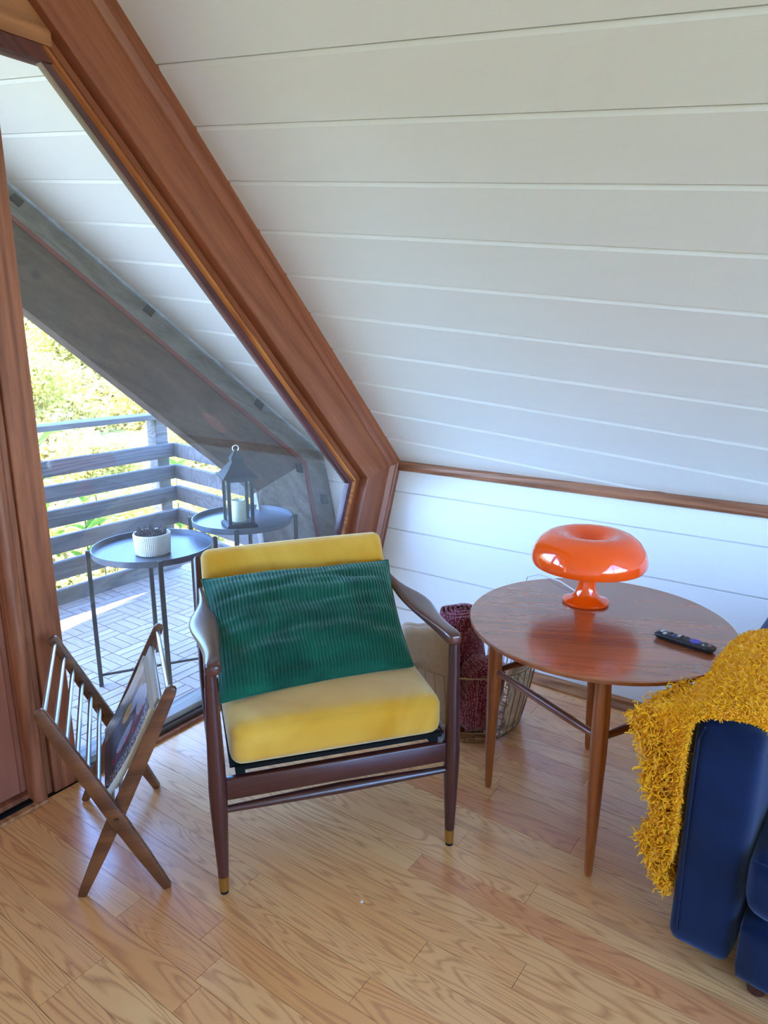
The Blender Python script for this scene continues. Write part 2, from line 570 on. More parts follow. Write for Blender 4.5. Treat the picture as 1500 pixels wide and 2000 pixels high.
def xform(v, mat4):
    return [tuple(mat4 @ Vector(p)) for p in v]


# ------------------------------------------------------------------ the setting
RIDGE_X = -2.5
SL = 1.058
CR = Vector((0.371, 0, 0.85))                       # knee wall meets ceiling
SD = Vector((-1, 0, SL)).normalized()               # up the slope
SN = Vector((-SL, 0, -1)).normalized()              # into the room
S_RIDGE = (CR.x - RIDGE_X) / -SD.x
Y_BACK = -6.0
KD = Vector((0.321, 0, 0.85)).normalized()          # up the knee wall
KN = Vector((-KD.z, 0, KD.x))                       # into the room
K_LEN = math.hypot(0.321, 0.85)
KF = Vector((0.05, 0, 0))


def prow_y(z):
    return 0.045 + 0.567 * z


def mir(p):
    return (2 * RIDGE_X - p[0], p[1], p[2])


# floor
fl = box('floor', (-5.05, Y_BACK, -0.10), (0.05, 0.10, -0.016), M['subfloor'])
tag(fl, kind='structure')
random.seed(7)
PW = 0.085
butts = {-1.855: [-0.95, -0.63], -1.685: [-1.287], -2.025: [-0.715], -1.515: [-1.345], -1.345: [-2.1], -1.26: [-1.166], -1.175: [-1.495]}
x = -1.77
while x > -5.05:
    x -= PW
rows = []
while x < 0.05:
    rows.append(x)
    x += PW
n_pl = 0
rest = Acc()
for x0 in rows:
    x1 = min(x0 + PW, 0.05)
    xa = max(x0, -5.05)
    key = next((k for k in butts if abs(k - x0) < 0.02), None)
    cuts = list(butts[key]) if key is not None else []
    y = -0.02
    ys = [y]
    if cuts:
        cuts = sorted(cuts, reverse=True)
        ys += cuts
        y = cuts[-1]
    while y > Y_BACK:
        y -= random.uniform(0.45, 1.25)
        ys.append(max(y, Y_BACK))
    ys = [-0.005] + ys[1:]
    for ya, yb in zip(ys[:-1], ys[1:]):
        if ya - yb < 0.02:
            continue
        v, f = box_vf((xa + 0.0006, yb + 0.0006, -0.016), (x1 - 0.0006, ya - 0.0006, random.uniform(-0.0006, 0.0)))
        if x0 > -2.75 and n_pl < 290 and ya > -4.2:
            mk('floor_plank', v, f, M['floor'], fl)
            n_pl += 1
        else:
            rest.add(v, f)
tag(rest.build('floor_planks_beyond', M['floor'], fl), kind='stuff')

# ceiling: right slope, boards run slightly up towards the prow and out under the overhang
ceil = struct('ceiling')
PITCH_S = 0.207
DRIFT = 0.1456


def cp(y, s, d=0.0):
    return CR + SD * s + Vector((0, y, 0)) - SN * d


k = -7
while True:
    sa = 0.21 + PITCH_S * k
    sb = sa + PITCH_S
    if sa + DRIFT * Y_BACK > S_RIDGE + 0.1:
        break
    k += 1
    ya = Y_BACK
    if sb + DRIFT * ya < 0.0:
        ya = -(sb) / DRIFT + 0.02
    def yend(s0):
        return (0.045 + 0.567 * (CR.z + SD.z * s0)) / (1 - 0.567 * SD.z * DRIFT)
    ye_mid = yend(sa)
    if sa + DRIFT * ye_mid > S_RIDGE:
        ye = (S_RIDGE - sa) / DRIFT
        endf = lambda s0, ye=ye: ye
    else:
        endf = yend
    if endf(sa) < ya + 0.05:
        continue
    prof = [(0.0025, 0.012), (0.0025, 0.0), (PITCH_S - 0.016, 0.0), (PITCH_S - 0.003, 0.006), (PITCH_S - 0.003, 0.012)]
    A = [cp(ya, sa + q[0] + DRIFT * ya, q[1]) for q in prof]
    B = []
    for q in prof:
        ye = endf(sa + q[0])
        B.append(cp(ye, sa + q[0] + DRIFT * ye, q[1]))
    v, f = prism_vf(A, B)
    mk('ceiling_plank', v, f, M['white'], ceil)

# roof deck above the boards (both slopes), cut to the raking prow
def roof_slab(mirror):
    def P(s, end, d):
        p = CR + SD * s - SN * d
        y = Y_BACK - 0.3 if end == 0 else prow_y(p.z) - 0.002
        q = (p.x, y, p.z)
        return mir(q) if mirror else q
    a = [P(-0.12, 0, 0.0135), P(S_RIDGE + 0.2, 0, 0.0135), P(S_RIDGE + 0.2, 0, 0.16), P(-0.12, 0, 0.16)]
    b = [P(-0.12, 1, 0.0135), P(S_RIDGE + 0.2, 1, 0.0135), P(S_RIDGE + 0.2, 1, 0.16), P(-0.12, 1, 0.16)]
    return prism_vf(a, b)
v, f = roof_slab(False)
mk('roof_deck', v, f, M['white_back'], ceil)
v, f = roof_slab(True)
tag(mk('ceiling', v, f, M['white_back']), kind='structure')

# knee walls
wr = struct('wall_right')
lines = [-0.02, 0.142, 0.329, 0.512, 0.70, 0.862]
for z0, z1 in zip(lines[:-1], lines[1:]):
    s0, s1 = z0 / KD.z, z1 / KD.z
    prof = [(s0 + 0.0015, 0.012), (s0 + 0.0015, 0.003), (s0 + 0.005, 0.0), (s1 - 0.005, 0.0), (s1 - 0.0015, 0.003), (s1 - 0.0015, 0.012)]
    A = [KF + KD * q[0] - KN * q[1] + Vector((0, Y_BACK, 0)) for q in prof]
    B = [KF + KD * q[0] - KN * q[1] + Vector((0, prow_y(max(0, q[0] * KD.z)) - 0.003, 0)) for q in prof]
    v, f = prism_vf(A, B)
    mk('wall_plank', v, f, M['white'], wr)
def knee_slab(mirror):
    def P(s, end, d):
        p = KF + KD * s - KN * d
        y = Y_BACK if end == 0 else prow_y(max(0, p.z)) - 0.004
        return mir((p.x, y, p.z)) if mirror else (p.x, y, p.z)
    c = [(-0.1, 0.0125), (K_LEN + 0.03, 0.0125), (K_LEN + 0.03, 0.12), (-0.1, 0.12)]
    return prism_vf([P(s, 0, d) for s, d in c], [P(s, 1, d) for s, d in c])
v, f = knee_slab(False)
mk('wall_backing', v, f, M['white_back'], wr)
v, f = knee_slab(True)
tag(mk('wall_left', v, f, M['white_back']), kind='structure')

# trim between knee wall and ceiling; shoe moulding at the floor
prof = [(0.385, 0.80), (0.352, 0.806), (0.338, 0.812), (0.336, 0.822), (0.345, 0.828), (0.347, 0.846), (0.352, 0.853), (0.385, 0.862)]
v, f = prism_vf([(p[0], Y_BACK, p[1]) for p in prof], [(p[0], -0.012, p[1]) for p in prof])
tag(mk('trim_1', v, f, M['trim']), kind='structure')
prof = [(0.062, 0.0), (0.0, 0.0), (0.002, 0.008), (0.010, 0.012), (0.030, 0.015), (0.036, 0.026), (0.045, 0.030), (0.064, 0.030)]
v, f = prism_vf([(p[0], Y_BACK, p[1]) for p in prof], [(p[0], -0.035, p[1]) for p in prof])
tag(mk('baseboard_right', v, f, M['base']), kind='structure')

# gable frame: cranked casing that follows ceiling and knee wall
N1 = Vector((SN.x, SN.z)); N2 = Vector((KN.x, KN.z))
Pc = Vector((CR.x, CR.z))
MIT = (N1 + N2) / (1 + N1.dot(N2))
P_top = Vector((RIDGE_X, CR.z + SL * (CR.x - RIDGE_X)))
P_bot = Vector((KF.x, 0.0))


def off_diag_top(o):        # on the ridge line x = RIDGE_X
    q = Pc + N1 * o
    return Vector((RIDGE_X, q.y + SL * (q.x - RIDGE_X)))


def off_corner(o):
    return Pc + MIT * o


def off_knee_bot(o):
    q = P_bot + N2 * o
    t = (0.0 - q.y) / KD.z
    return Vector((q.x + KD.x * t, 0.0))


def sweep_seg(pa, pb, prof):
    A = [(pa(o).x, y, pa(o).y) for o, y in prof]
    B = [(pb(o).x, y, pb(o).y) for o, y in prof]
    return prism_vf(A, B)


win = struct('window_1')
HEAD_Z = 2.30


def diag_at_z(z):
    def g(o):
        q = Pc + N1 * o
        return Vector((q.x + (z - q.y) / -SL, z))
    return g


def casing(name, prof, mats, top, parent):
    v, f = sweep_seg(top, off_corner, prof)
    a = mk(name, v, f, mats[0], parent)
    v, f = sweep_seg(off_corner, off_knee_bot, prof)
    b = mk(name, v, f, mats[1], parent)
    return a, b


casing('frame_board', [(0.03, 0.0), (0.225, 0.0), (0.228, 0.003), (0.228, 0.12), (-0.02, 0.12), (-0.02, 0.0)], (M['frame_diag'], M['frame_knee']), off_diag_top, win)
casing('corner_moulding', [(-0.004, -0.001), (-0.004, -0.026), (0.022, -0.026), (0.028, -0.020), (0.040, -0.020), (0.062, -0.006), (0.066, -0.001)], (M['frame_diag'], M['frame_knee']), off_diag_top, win)
casing('sash_strip', [(0.229, 0.050), (0.252, 0.050), (0.252, 0.10), (0.229, 0.10)], (M['frame_diag'], M['frame_knee']), diag_at_z(HEAD_Z + 0.1), win)
casing('glazing_stop', [(0.2525, 0.052), (0.262, 0.044), (0.272, 0.045), (0.280, 0.054), (0.2805, 0.10), (0.2525, 0.10)], (M['frame_orange'], M['frame_orange']), diag_at_z(HEAD_Z + 0.03), win)
casing('glazing_bead', [(0.281, 0.052), (0.303, 0.056), (0.303, 0.085), (0.281, 0.085)], (M['frame_dark'], M['frame_dark']), diag_at_z(HEAD_Z + 0.01), win)
# pane
PX0 = -1.585
def px(o, z):
    q = Pc + N1 * o
    return q.x + (z - q.y) / -SL
pane = [(PX0, 0.05), (off_knee_bot(0.29).x + 0.05 * KD.x / KD.z, 0.05), tuple(off_corner(0.29)), (px(0.29, 2.285), 2.285), (PX0, 2.285)]
v, f = prism_vf([(a, 0.062, b) for a, b in pane], [(a, 0.066, b) for a, b in pane])
mk('pane', v, f, M['glass'], win)
# jamb post beside the door
box('jamb_post', (-1.662, 0.0, 0.0), (-1.572, 0.12, 3.0), M['frame_vert'], win, bevel=0.003)
box('jamb_strip', (-1.684, 0.012, 0.0), (-1.663, 0.12, 2.45), M['frame_vert'], win, bevel=0.002)
prof = [(-1.738, 0.03), (-1.738, -0.004), (-1.730, -0.018), (-1.715, -0.024), (-1.700, -0.020), (-1.690, -0.006), (-1.685, 0.03)]
v, f = prism_vf([(a, b, 0.0) for a, b in prof], [(a, b, 2.45) for a, b in prof])
mk('jamb_moulding', v, f, M['frame_vert'], win, smooth=True, auto=60)
# header and sill
box('header_board', (-1.571, 0.036, 2.325), (px(0.2535, 2.325) - 0.0, 0.10, 2.425), M['frame_horiz'], win)
v, f = prism_vf([(-1.571, 0.04, 2.283), (px(0.282, 2.283), 0.04, 2.283), (px(0.282, 2.324), 0.04, 2.324), (-1.571, 0.04, 2.324)],
                [(-1.571, 0.10, 2.283), (px(0.282, 2.283), 0.10, 2.283), (px(0.282, 2.324), 0.10, 2.324), (-1.571, 0.10, 2.324)])
mk('header_bead', v, f, M['frame_dark'], win)
x_r = off_knee_bot(0.23).x
box('sill_strip', (-1.571, -0.034, 0.0005), (x_r + 0.08, -0.012, 0.014), M['frame_vert'], win, bevel=0.003)
box('sill_channel', (-1.571, -0.011, 0.0005), (x_r + 0.08, 0.016, 0.030), M['sill_dark'], win, bevel=0.003)
box('sill', (-1.571, 0.017, 0.0), (x_r + 0.02, 0.115, 0.05), M['sill'], win, bevel=0.004)

# pane above the header
w2 = struct('window_2')
pane2 = [(RIDGE_X + 0.02, 2.425), (px(0.25, 2.425), 2.425), (RIDGE_X + 0.02, off_diag_top(0.25).y)]
v, f = prism_vf([(a, 0.070, b) for a, b in pane2], [(a, 0.074, b) for a, b in pane2])
mk('pane', v, f, M['glass'], w2)
box('header_board', (-2.48, 0.036, 2.325), (-1.685, 0.10, 2.425), M['frame_horiz'], w2)
box('mullion', (-2.52, 0.02, 2.325), (-2.48, 0.11, P_top.y - 0.25), M['frame_vert'], w2)

# door
dr = struct('door_1')
box('stile', (-1.752, 0.040, 0.035), (-1.688, 0.085, 2.30), M['door'], dr, bevel=0.004)
box('stile', (-2.495, 0.040, 0.035), (-2.42, 0.085, 2.30), M['door'], dr, bevel=0.004)
box('lower_panel', (-2.4195, 0.046, 0.035), (-1.7525, 0.080, 0.92), M['door'], dr)
box('lock_rail', (-2.4195, 0.042, 0.9205), (-1.7525, 0.084, 1.0), M['door'], dr)
box('top_rail', (-2.4195, 0.042, 2.20), (-1.7525, 0.083, 2.30), M['door'], dr)
box('pane', (-2.4195, 0.060, 1.0005), (-1.7525, 0.065, 2.1995), M['glass'], dr)
box('threshold', (-2.5, -0.03, 0.0005), (-1.70, -0.004, 0.012), M['base'], dr, bevel=0.002)
box('threshold_track', (-2.5, -0.0035, 0.0005), (-1.70, 0.020, 0.018), M['black'], dr, bevel=0.002)
box('door_saddle', (-2.5, 0.0205, 0.0), (-1.685, 0.10, 0.033), M['frame_vert'], dr, bevel=0.002)

# mirrored left half of the gable, seen only from other positions and in reflections
w3 = struct('window_3')
def mbox(name, lo, hi, mat):
    return box(name, (2 * RIDGE_X - hi[0], lo[1], lo[2]), (2 * RIDGE_X - lo[0], hi[1], hi[2]), mat, w3)
def mmk(name, vf, mat):
    return mk(name, [mir(p) for p in vf[0]], vf[1], mat, w3)
pr = [(0.03, 0.0), (0.228, 0.0), (0.228, 0.12), (-0.02, 0.12), (-0.02, 0.0)]
mmk('frame_board', sweep_seg(off_diag_top, off_corner, pr), M['frame_vert'])
mmk('frame_board', sweep_seg(off_corner, off_knee_bot, pr), M['frame_vert'])
mmk('pane', prism_vf([(a, 0.062, b) for a, b in pane], [(a, 0.066, b) for a, b in pane]), M['glass'])
mmk('pane', prism_vf([(a, 0.070, b) for a, b in pane2], [(a, 0.074, b) for a, b in pane2]), M['glass'])
mbox('jamb_post', (-1.738, 0.0, 0.0), (-1.572, 0.12, 3.0), M['frame_vert'])
mbox('header_board', (-2.48, 0.036, 2.283), (px(0.25, 2.4), 0.10, 2.425), M['frame_horiz'])
mbox('sill', (-1.571, 0.0, 0.0), (x_r, 0.115, 0.05), M['sill'])
mbox('stile', (-1.752, 0.040, 0.035), (-1.7385, 0.085, 2.283), M['door'])
mbox('stile', (-2.495, 0.040, 0.035), (-2.42, 0.085, 2.283), M['door'])
mbox('lower_panel', (-2.4195, 0.042, 0.035), (-1.7525, 0.083, 1.0), M['door'])
mbox('pane', (-2.4195, 0.060, 1.0005), (-1.7525, 0.065, 2.28), M['glass'])
mbox('door_saddle', (-2.5, 0.0, 0.0), (-1.685, 0.10, 0.033), M['frame_vert'])

# back wall; its glazed gable is unseen, added to brighten the room
wb = struct('wall_back')
box('wall_panel', (-5.4, Y_BACK - 0.12, -0.1), (0.4, Y_BACK, 0.5), M['white_back'], wb)
w4 = struct('added_window_4')
def yb(vf):
    return [(p[0], Y_BACK - 0.12 + p[1], p[2]) for p in vf[0]], vf[1]
for mm in (False, True):
    for seg in ((off_diag_top, off_corner), (off_corner, off_knee_bot)):
        vf = yb(sweep_seg(*seg, [(-0.02, 0.0), (0.25, 0.0), (0.25, 0.12), (-0.02, 0.12)]))
        mk('frame_board', [mir(p) for p in vf[0]] if mm else vf[0], vf[1], M['frame_vert'], w4)
for xm in (-4.2, -2.54, -0.9):
    box('mullion', (xm, Y_BACK - 0.12, 0.5), (xm + 0.08, Y_BACK - 0.0, (3.7 if abs(xm + 2.5) < 0.1 else 1.9)), M['frame_vert'], w4)
box('transom', (-4.4, Y_BACK - 0.11, 1.95), (-0.6, Y_BACK - 0.01, 2.05), M['frame_horiz'], w4)
pts = [(-4.95, 0.5), (-0.05, 0.5), tuple(off_corner(0.2)), tuple(off_diag_top(0.2)), (-5 - off_corner(0.2).x, off_corner(0.2).y)]
v, f = prism_vf([(a, Y_BACK - 0.06, b) for a, b in pts], [(a, Y_BACK - 0.056, b) for a, b in pts])
mk('pane', v, f, M['glass'], w4)

# raking frame at the end of the roof overhang
pf = thing('overhang_frame', 'dark weathered cranked beam frame closing the porch roof outside the glass', 'beam', (0.3, 0.2, 0))
PF = Matrix.Translation((-0.3, -0.2, 0))
PNRM = Vector((0, 1, -0.567)).normalized()
def raked(pa, pb, o0, o1, th0, th1):
    def P(pt, th):
        base = Vector((pt.x, prow_y(pt.y), pt.y))
        return base + PNRM * th
    A = [P(pa(o0), th0), P(pb(o0), th0), P(pb(o1), th0), P(pa(o1), th0)]
    B = [P(pa(o0), th1), P(pb(o0), th1), P(pb(o1), th1), P(pa(o1), th1)]
    return prism_vf(A, B)
def off_knee_low(o):
    q = P_bot + N2 * o
    t = (-0.05 - q.y) / KD.z
    return Vector((q.x + KD.x * t, -0.05))
for mm in (False, True):
    for (seg, nm_main, m_main, nm_strip) in (((off_diag_top, off_corner), 'rafter', M['beam_dark'], 'rafter_strip'), ((off_corner, off_knee_low), 'post', M['beam_post'], 'post_strip')):
        for nm, o0, o1, t0, t1, m in ((nm_strip, -0.02, 0.142, 0.01, 0.05, M['beam_grey']), ('batten', 0.1425, 0.166, -0.004, 0.045, M['beam_red']), (nm_main, 0.1665, 0.507 if seg[0] is off_diag_top else 0.52, 0.004, 0.045, m_main)):
            v, f = raked(seg[0], seg[1], o0, o1, t0, t1)
            if mm:  # left half is out of view, added to shape the sun's shadow
                v = [mir(p) for p in v]
            mk(nm, xform(v, PF), f, m, pf)
for bx, bz in ((-0.883, 2.104), (-0.417, 1.63), (0.045, 1.143), (0.137, 0.795), (0.225, 0.617)):
    c = Vector((bx, prow_y(bz), bz)) - PNRM * 0.002
    e1 = Vector((SD.x, 0.567 * SD.z, SD.z)).normalized() if bz > 0.85 else Vector((KD.x, 0.567 * KD.z, KD.z)).normalized()
    e2 = e1.cross(PNRM)
    q = [c + e1 * a + e2 * b for a, b in ((-0.026, -0.022), (0.026, -0.022), (0.026, 0.022), (-0.026, 0.022))]
    v, f = prism_vf(q, [p + PNRM * 0.02 for p in q])
    mk('bolt_plate', xform(v, PF), f, M['iron'], pf)

kc = Vector((-0.307, 0, 1.079)); kc.y = prow_y(kc.z)
e1 = Vector((SD.x, 0.567 * SD.z, SD.z)).normalized(); e2 = e1.cross(PNRM)
for r0, r1, lift in ((1.0, 0.62, 0.004), (0.5, 0.0, 0.005)):
    ring_a = [kc + e1 * (0.075 * r0 * math.cos(2 * math.pi * k / 24)) + e2 * (0.034 * r0 * math.sin(2 * math.pi * k / 24)) + PNRM * 0.004 for k in range(24)]
    ring_b = [kc + (q - kc) * max(r1, 0.05) / r0 - PNRM * lift for q in ring_a]
    v = [tuple(q) for q in ring_a + ring_b]
    f = [(k, (k + 1) % 24, 24 + (k + 1) % 24, 24 + k) for k in range(24)] + [tuple(range(24, 48))]
    mk('knot', xform(v, PF), f, M['beam_knot'], pf)

# porch deck of small parquet tiles
dk = box('deck', (-5.2, 0.117, -0.09), (0.35, 1.75, -0.026), M['deck_base'])
tag(dk, kind='structure')
CW, CH = 0.1705, 0.165
deck_rest = Acc()
count = 0
cells = []
for i in range(-24, 7):
    for j in range(-4, 5):
        cells.append((i, j))
cells.sort(key=lambda c: abs(c[0] * CW + 0.1) + 0.3 * c[1])
for i, j in cells:
    x0, y0 = -0.907 + i * CW, 0.806 + j * CH
    if x0 + CW > 0.30 or y0 < 0.12 or x0 < -5.1 or y0 + CH > 1.64:
        continue
    for s in range(3):
        g = 0.0028
        if (i + j) % 2 == 0:
            w = CW / 3
            lo, hi = (x0 + s * w + g, y0 + g, -0.022), (x0 + (s + 1) * w - g, y0 + CH - g, 0.0)
            m = M['deck_y']
        else:
            w = CH / 3
            lo, hi = (x0 + g, y0 + s * w + g, -0.022), (x0 + CW - g, y0 + (s + 1) * w - g, 0.0)
            m = M['deck']
        if -1.45 < x0 and count < 297:
            box('deck_slat', lo, hi, m, dk)
            count += 1
        else:
            deck_rest.add(*box_vf(lo, hi))
tag(deck_rest.build('deck_slats_beyond', M['deck'], dk), kind='stuff')

# ground and hillside
bm = bmesh.new()
bmesh.ops.create_grid(bm, x_segments=60, y_segments=60, size=40)
for vv in bm.verts:
    d = math.hypot(vv.co.x, vv.co.y)
    yy = vv.co.y
    zz = -1.5 + (0.24 * (yy - 2.5) if yy > 2.5 else 0)
    zz += 0.35 * noise.noise(Vector((vv.co.x * 0.3, vv.co.y * 0.3, 0)))
    if yy > 30:
        zz = min(zz, 5.6)
    vv.co.z = zz
me = bpy.data.meshes.new('hillside')
bm.to_mesh(me); bm.free()
me.shade_smooth()
me.materials.append(M['ground'])
gr = link(bpy.data.objects.new('ground', me))
tag(gr, kind='structure')


def hill_z(x, y):
    return -1.5 + (0.24 * (y - 2.5) if y > 2.5 else 0) + 0.35 * noise.noise(Vector((x * 0.3, y * 0.3, 0)))

# ------------------------------------------------------------------ railing
ry = 1.6
rl = thing('deck_railing', 'weathered grey horizontal board railing around the porch deck', 'railing', (0, ry, 0))
zs = [(-0.012, 0.089), (0.148, 0.256), (0.305, 0.403), (0.459, 0.556), (0.605, 0.696), (0.748, 0.837)]
for a, b in zs:
    box('rail_board', (-4.6, 0.0, a), (0.150, 0.036, b), M['rail'], rl, bevel=0.003)
box('cap_rail', (-4.6, -0.02, 1.0), (0.20, 0.12, 1.032), M['rail'], rl, bevel=0.003)
box('corner_post', (0.052, 0.037, -0.4), (0.142, 0.13, 0.999), M['rail'], rl, bevel=0.004)
for xx in (-1.9, -4.0):
    box('post', (xx, 0.037, -0.4), (xx + 0.09, 0.13, 0.999), M['rail'], rl, bevel=0.004)
a0, a1 = Vector((0.152, 0.02, 0)), Vector((0.002, -1.00, 0))
dv = (a1 - a0).normalized()
nv = Vector((-dv.y, dv.x, 0))
for a, b in zs[1:]:
    q = [a0, a1, a1 + nv * 0.034, a0 + nv * 0.034]
    v, f = prism_vf([p + Vector((0, 0, a)) for p in q], [p + Vector((0, 0, b)) for p in q])
    mk('side_board', v, f, M['rail'], rl, bevel=0.003, seg=1)

# ------------------------------------------------------------------ outdoor tray tables
def tray_table(label, cx, cy, r, h, ang):
    t = thing('tray_table', label, 'table', (cx, cy, 0), 0, 'metal tray tables on the deck')
    lathe('tray', [(0.0005, h - 0.004), (r - 0.004, h - 0.004), (r, h), (r, h + 0.024), (r - 0.004, h + 0.024), (r - 0.005, h + 0.002), (0.0005, h + 0.002)], M['tray'], t, seg=64, auto=30)
    feet = []
    for k in range(4):
        a = rad(ang + 90 * k)
        c, s = math.cos(a), math.sin(a)
        x, y = (r + 0.011) * c, (r + 0.011) * s
        v, f = box_vf((-0.009, -0.010, 0.0), (0.009, 0.010, h + 0.026))
        mk('leg', xform(v, Matrix.Translation((x, y, 0)) @ Matrix.Rotation(a, 4, 'Z')), f, M['tray_leg'], t, bevel=0.002, seg=1)
        feet.append((x, y))
    for k in range(2):
        p, q = Vector((*feet[k], 0.052 + 0.013 * k)), Vector((*feet[k + 2], 0.052 + 0.013 * k))
        tube('cross_bar', [p, q], 0.006, M['tray_leg'], t, seg=8)
    return t

T1 = (-0.905, 0.41, 0.255, 0.60)
T2 = (-0.455, 0.325, 0.238, 0.645)
tray_table('dark metal tray table outside holding the white plant pot', *T1, 149)
tray_table('dark metal tray table outside carrying the black lantern', *T2, 130)

# fluted pot with dried stems
pot = thing('plant_pot', 'white fluted stoneware pot of dried stems on the outdoor tray table', 'pot', (-0.942, 0.362, T1[3] + 0.003))
prof = [(0.001, 0.0), (0.066, 0.0), (0.070, 0.004), (0.075, 0.085), (0.075, 0.09), (0.071, 0.09), (0.069, 0.06), (0.001, 0.06)]
v, f = lathe_vf(prof, 240)
vv = []
for i, p in enumerate(v):
    ring, kk = divmod(i, 240)
    if ring in (2, 3):
        s = 1.03 + (0.009 if kk % 4 in (0, 1) else -0.009)
        p = (p[0] * s, p[1] * s, p[2])
    vv.append(p)
mk('pot_body', vv, f, M['pot'], pot, smooth=True, auto=20)
random.seed(3)
acc = Acc()
for k in range(160):
    a = random.uniform(0, 6.283); rr = 0.060 * math.sqrt(random.random())
    p = Vector((rr * math.cos(a), rr * math.sin(a), 0.062))
    q = p + Vector((random.uniform(-0.03, 0.03), random.uniform(-0.03, 0.03), random.uniform(0.02, 0.05)))
    qr = math.hypot(q.x, q.y)
    if qr > 0.062:
        q.x *= 0.062 / qr
        q.y *= 0.062 / qr
    acc.add(*tube_vf([p, (p + q) / 2 + Vector((random.uniform(-.006, .006), 0, 0.004)), q], [0.0016, 0.0022, 0.003], 4))
tag(acc.build('dried_stems', M['dried'], pot), kind='stuff')

# lantern and candle
LX, LY, LZ = -0.532, 0.268, T2[3] + 0.0025
lan = thing('lantern', 'black metal lantern with pitched roof on the outdoor tray table', 'lantern', (LX, LY, LZ), rad(-30))
def sq(r, z):
    return [(-r, -r, z), (r, -r, z), (r, r, z), (-r, r, z)]
acc = Acc()
acc.add(*prism_vf(sq(0.070, 0.0), sq(0.070, 0.014)))
acc.add(*prism_vf(sq(0.070, 0.014), sq(0.058, 0.024)))
acc.build('base', M['iron'], lan)
for sx in (-1, 1):
    for sy in (-1, 1):
        v, f = box_vf((sx * 0.052 - 0.0075, sy * 0.052 - 0.0075, 0.0245), (sx * 0.052 + 0.0075, sy * 0.052 + 0.0075, 0.232))
        mk('corner_post', v, f, M['iron'], lan)
acc = Acc()
acc.add(*prism_vf(sq(0.062, 0.218), sq(0.062, 0.2325)))
acc.add(*prism_vf(sq(0.078, 0.233), sq(0.078, 0.240)))
acc.add(*prism_vf(sq(0.078, 0.240), sq(0.052, 0.268)))
acc.add(*prism_vf(sq(0.052, 0.268), sq(0.028, 0.300)))
acc.add(*prism_vf(sq(0.026, 0.300), sq(0.026, 0.316)))
acc.build('roof', M['iron'], lan)
v, f = prism_vf(sq(0.030, 0.3165), sq(0.008, 0.352))
mk('roof_cap', v, f, M['iron'], lan)
ringp = [(0.014 * math.cos(a), 0, 0.363 + 0.014 * math.sin(a)) for a in [2 * math.pi * k / 16 for k in range(17)]]
tube('ring_handle', ringp, 0.002, M['steel'], lan, seg=6)
for k in range(4):
    v, f = box_vf((-0.044, -0.0535, 0.025), (0.044, -0.0515, 0.217))
    mk('glass_pane', xform(v, Matrix.Rotation(k * math.pi / 2, 4, 'Z')), f, M['glass_thin'], lan)
cd = thing('candle', 'cream pillar candle inside the black lantern', 'candle', (LX, LY, LZ + 0.0245))
lathe('wax', [(0.001, 0.0), (0.033, 0.0), (0.034, 0.004), (0.034, 0.094), (0.031, 0.099), (0.026, 0.094), (0.001, 0.088)], M['candle'], cd, seg=32)
tube('wick', [(0, 0, 0.088), (0.001, 0, 0.1)], 0.0012, M['black'], cd, seg=5)


# ------------------------------------------------------------------ armchair
CHX, CHY, CHR = -1.624, -0.798, rad(-37.78)
CWD = 0.67
ch = thing('armchair', 'dark wood armchair with mustard velvet cushions beside the picture window', 'armchair', (CHX, CHY, 0), CHR)


def leg_front(x):
    o = lathe('front_leg', [(0.001, 0.056), (0.0145, 0.056), (0.0185, 0.15), (0.0235, 0.27), (0.0245, 0.33), (0.0225, 0.42), (0.0175, 0.58), (0.015, 0.668), (0.001, 0.668)], M['mahogany'], ch, seg=24, cx=x)
    lathe('ferrule', [(0.001, 0.009), (0.0125, 0.009), (0.0148, 0.0555), (0.001, 0.0555)], M['brass'], o, seg=20, cx=x)
    lathe('glide', [(0.001, 0.0), (0.011, 0.0), (0.012, 0.0085), (0.001, 0.0085)], M['black'], o, seg=16, cx=x)


leg_front(0.0)
leg_front(CWD)
for x in (0.0, CWD):
    o = tube('back_leg', [(x, 0.665, 0.03), (x, 0.63, 0.2), (x, 0.605, 0.36), (x, 0.645, 0.5), (x, 0.71, 0.61), (x, 0.795, 0.725), (x, 0.80, 0.732)], [0.013, 0.019, 0.023, 0.021, 0.018, 0.015, 0.010], M['mahogany'], ch, seg=16)
    lathe('ferrule', [(0.001, 0.0), (0.011, 0.0), (0.013, 0.03), (0.001, 0.03)], M['brass'], o, seg=16, cx=x, cy=0.668)


def beam(name, p, q, hw, hh, mat, bev=0.004):
    p, q = Vector(p), Vector(q)
    t = (q - p).normalized()
    s = t.cross(Vector((0, 0, 1)))
    if s.length < 1e-4:
        s = Vector((1, 0, 0))
    s.normalize()
    u = s.cross(t)
    A = [p + s * a * hw + u * b * hh for a, b in ((-1, -1), (1, -1), (1, 1), (-1, 1))]
    B = [x + (q - p) for x in A]
    v, f = prism_vf(A, B)
    return mk(name, v, f, mat, ch, smooth=True, bevel=bev, seg=2, auto=45)


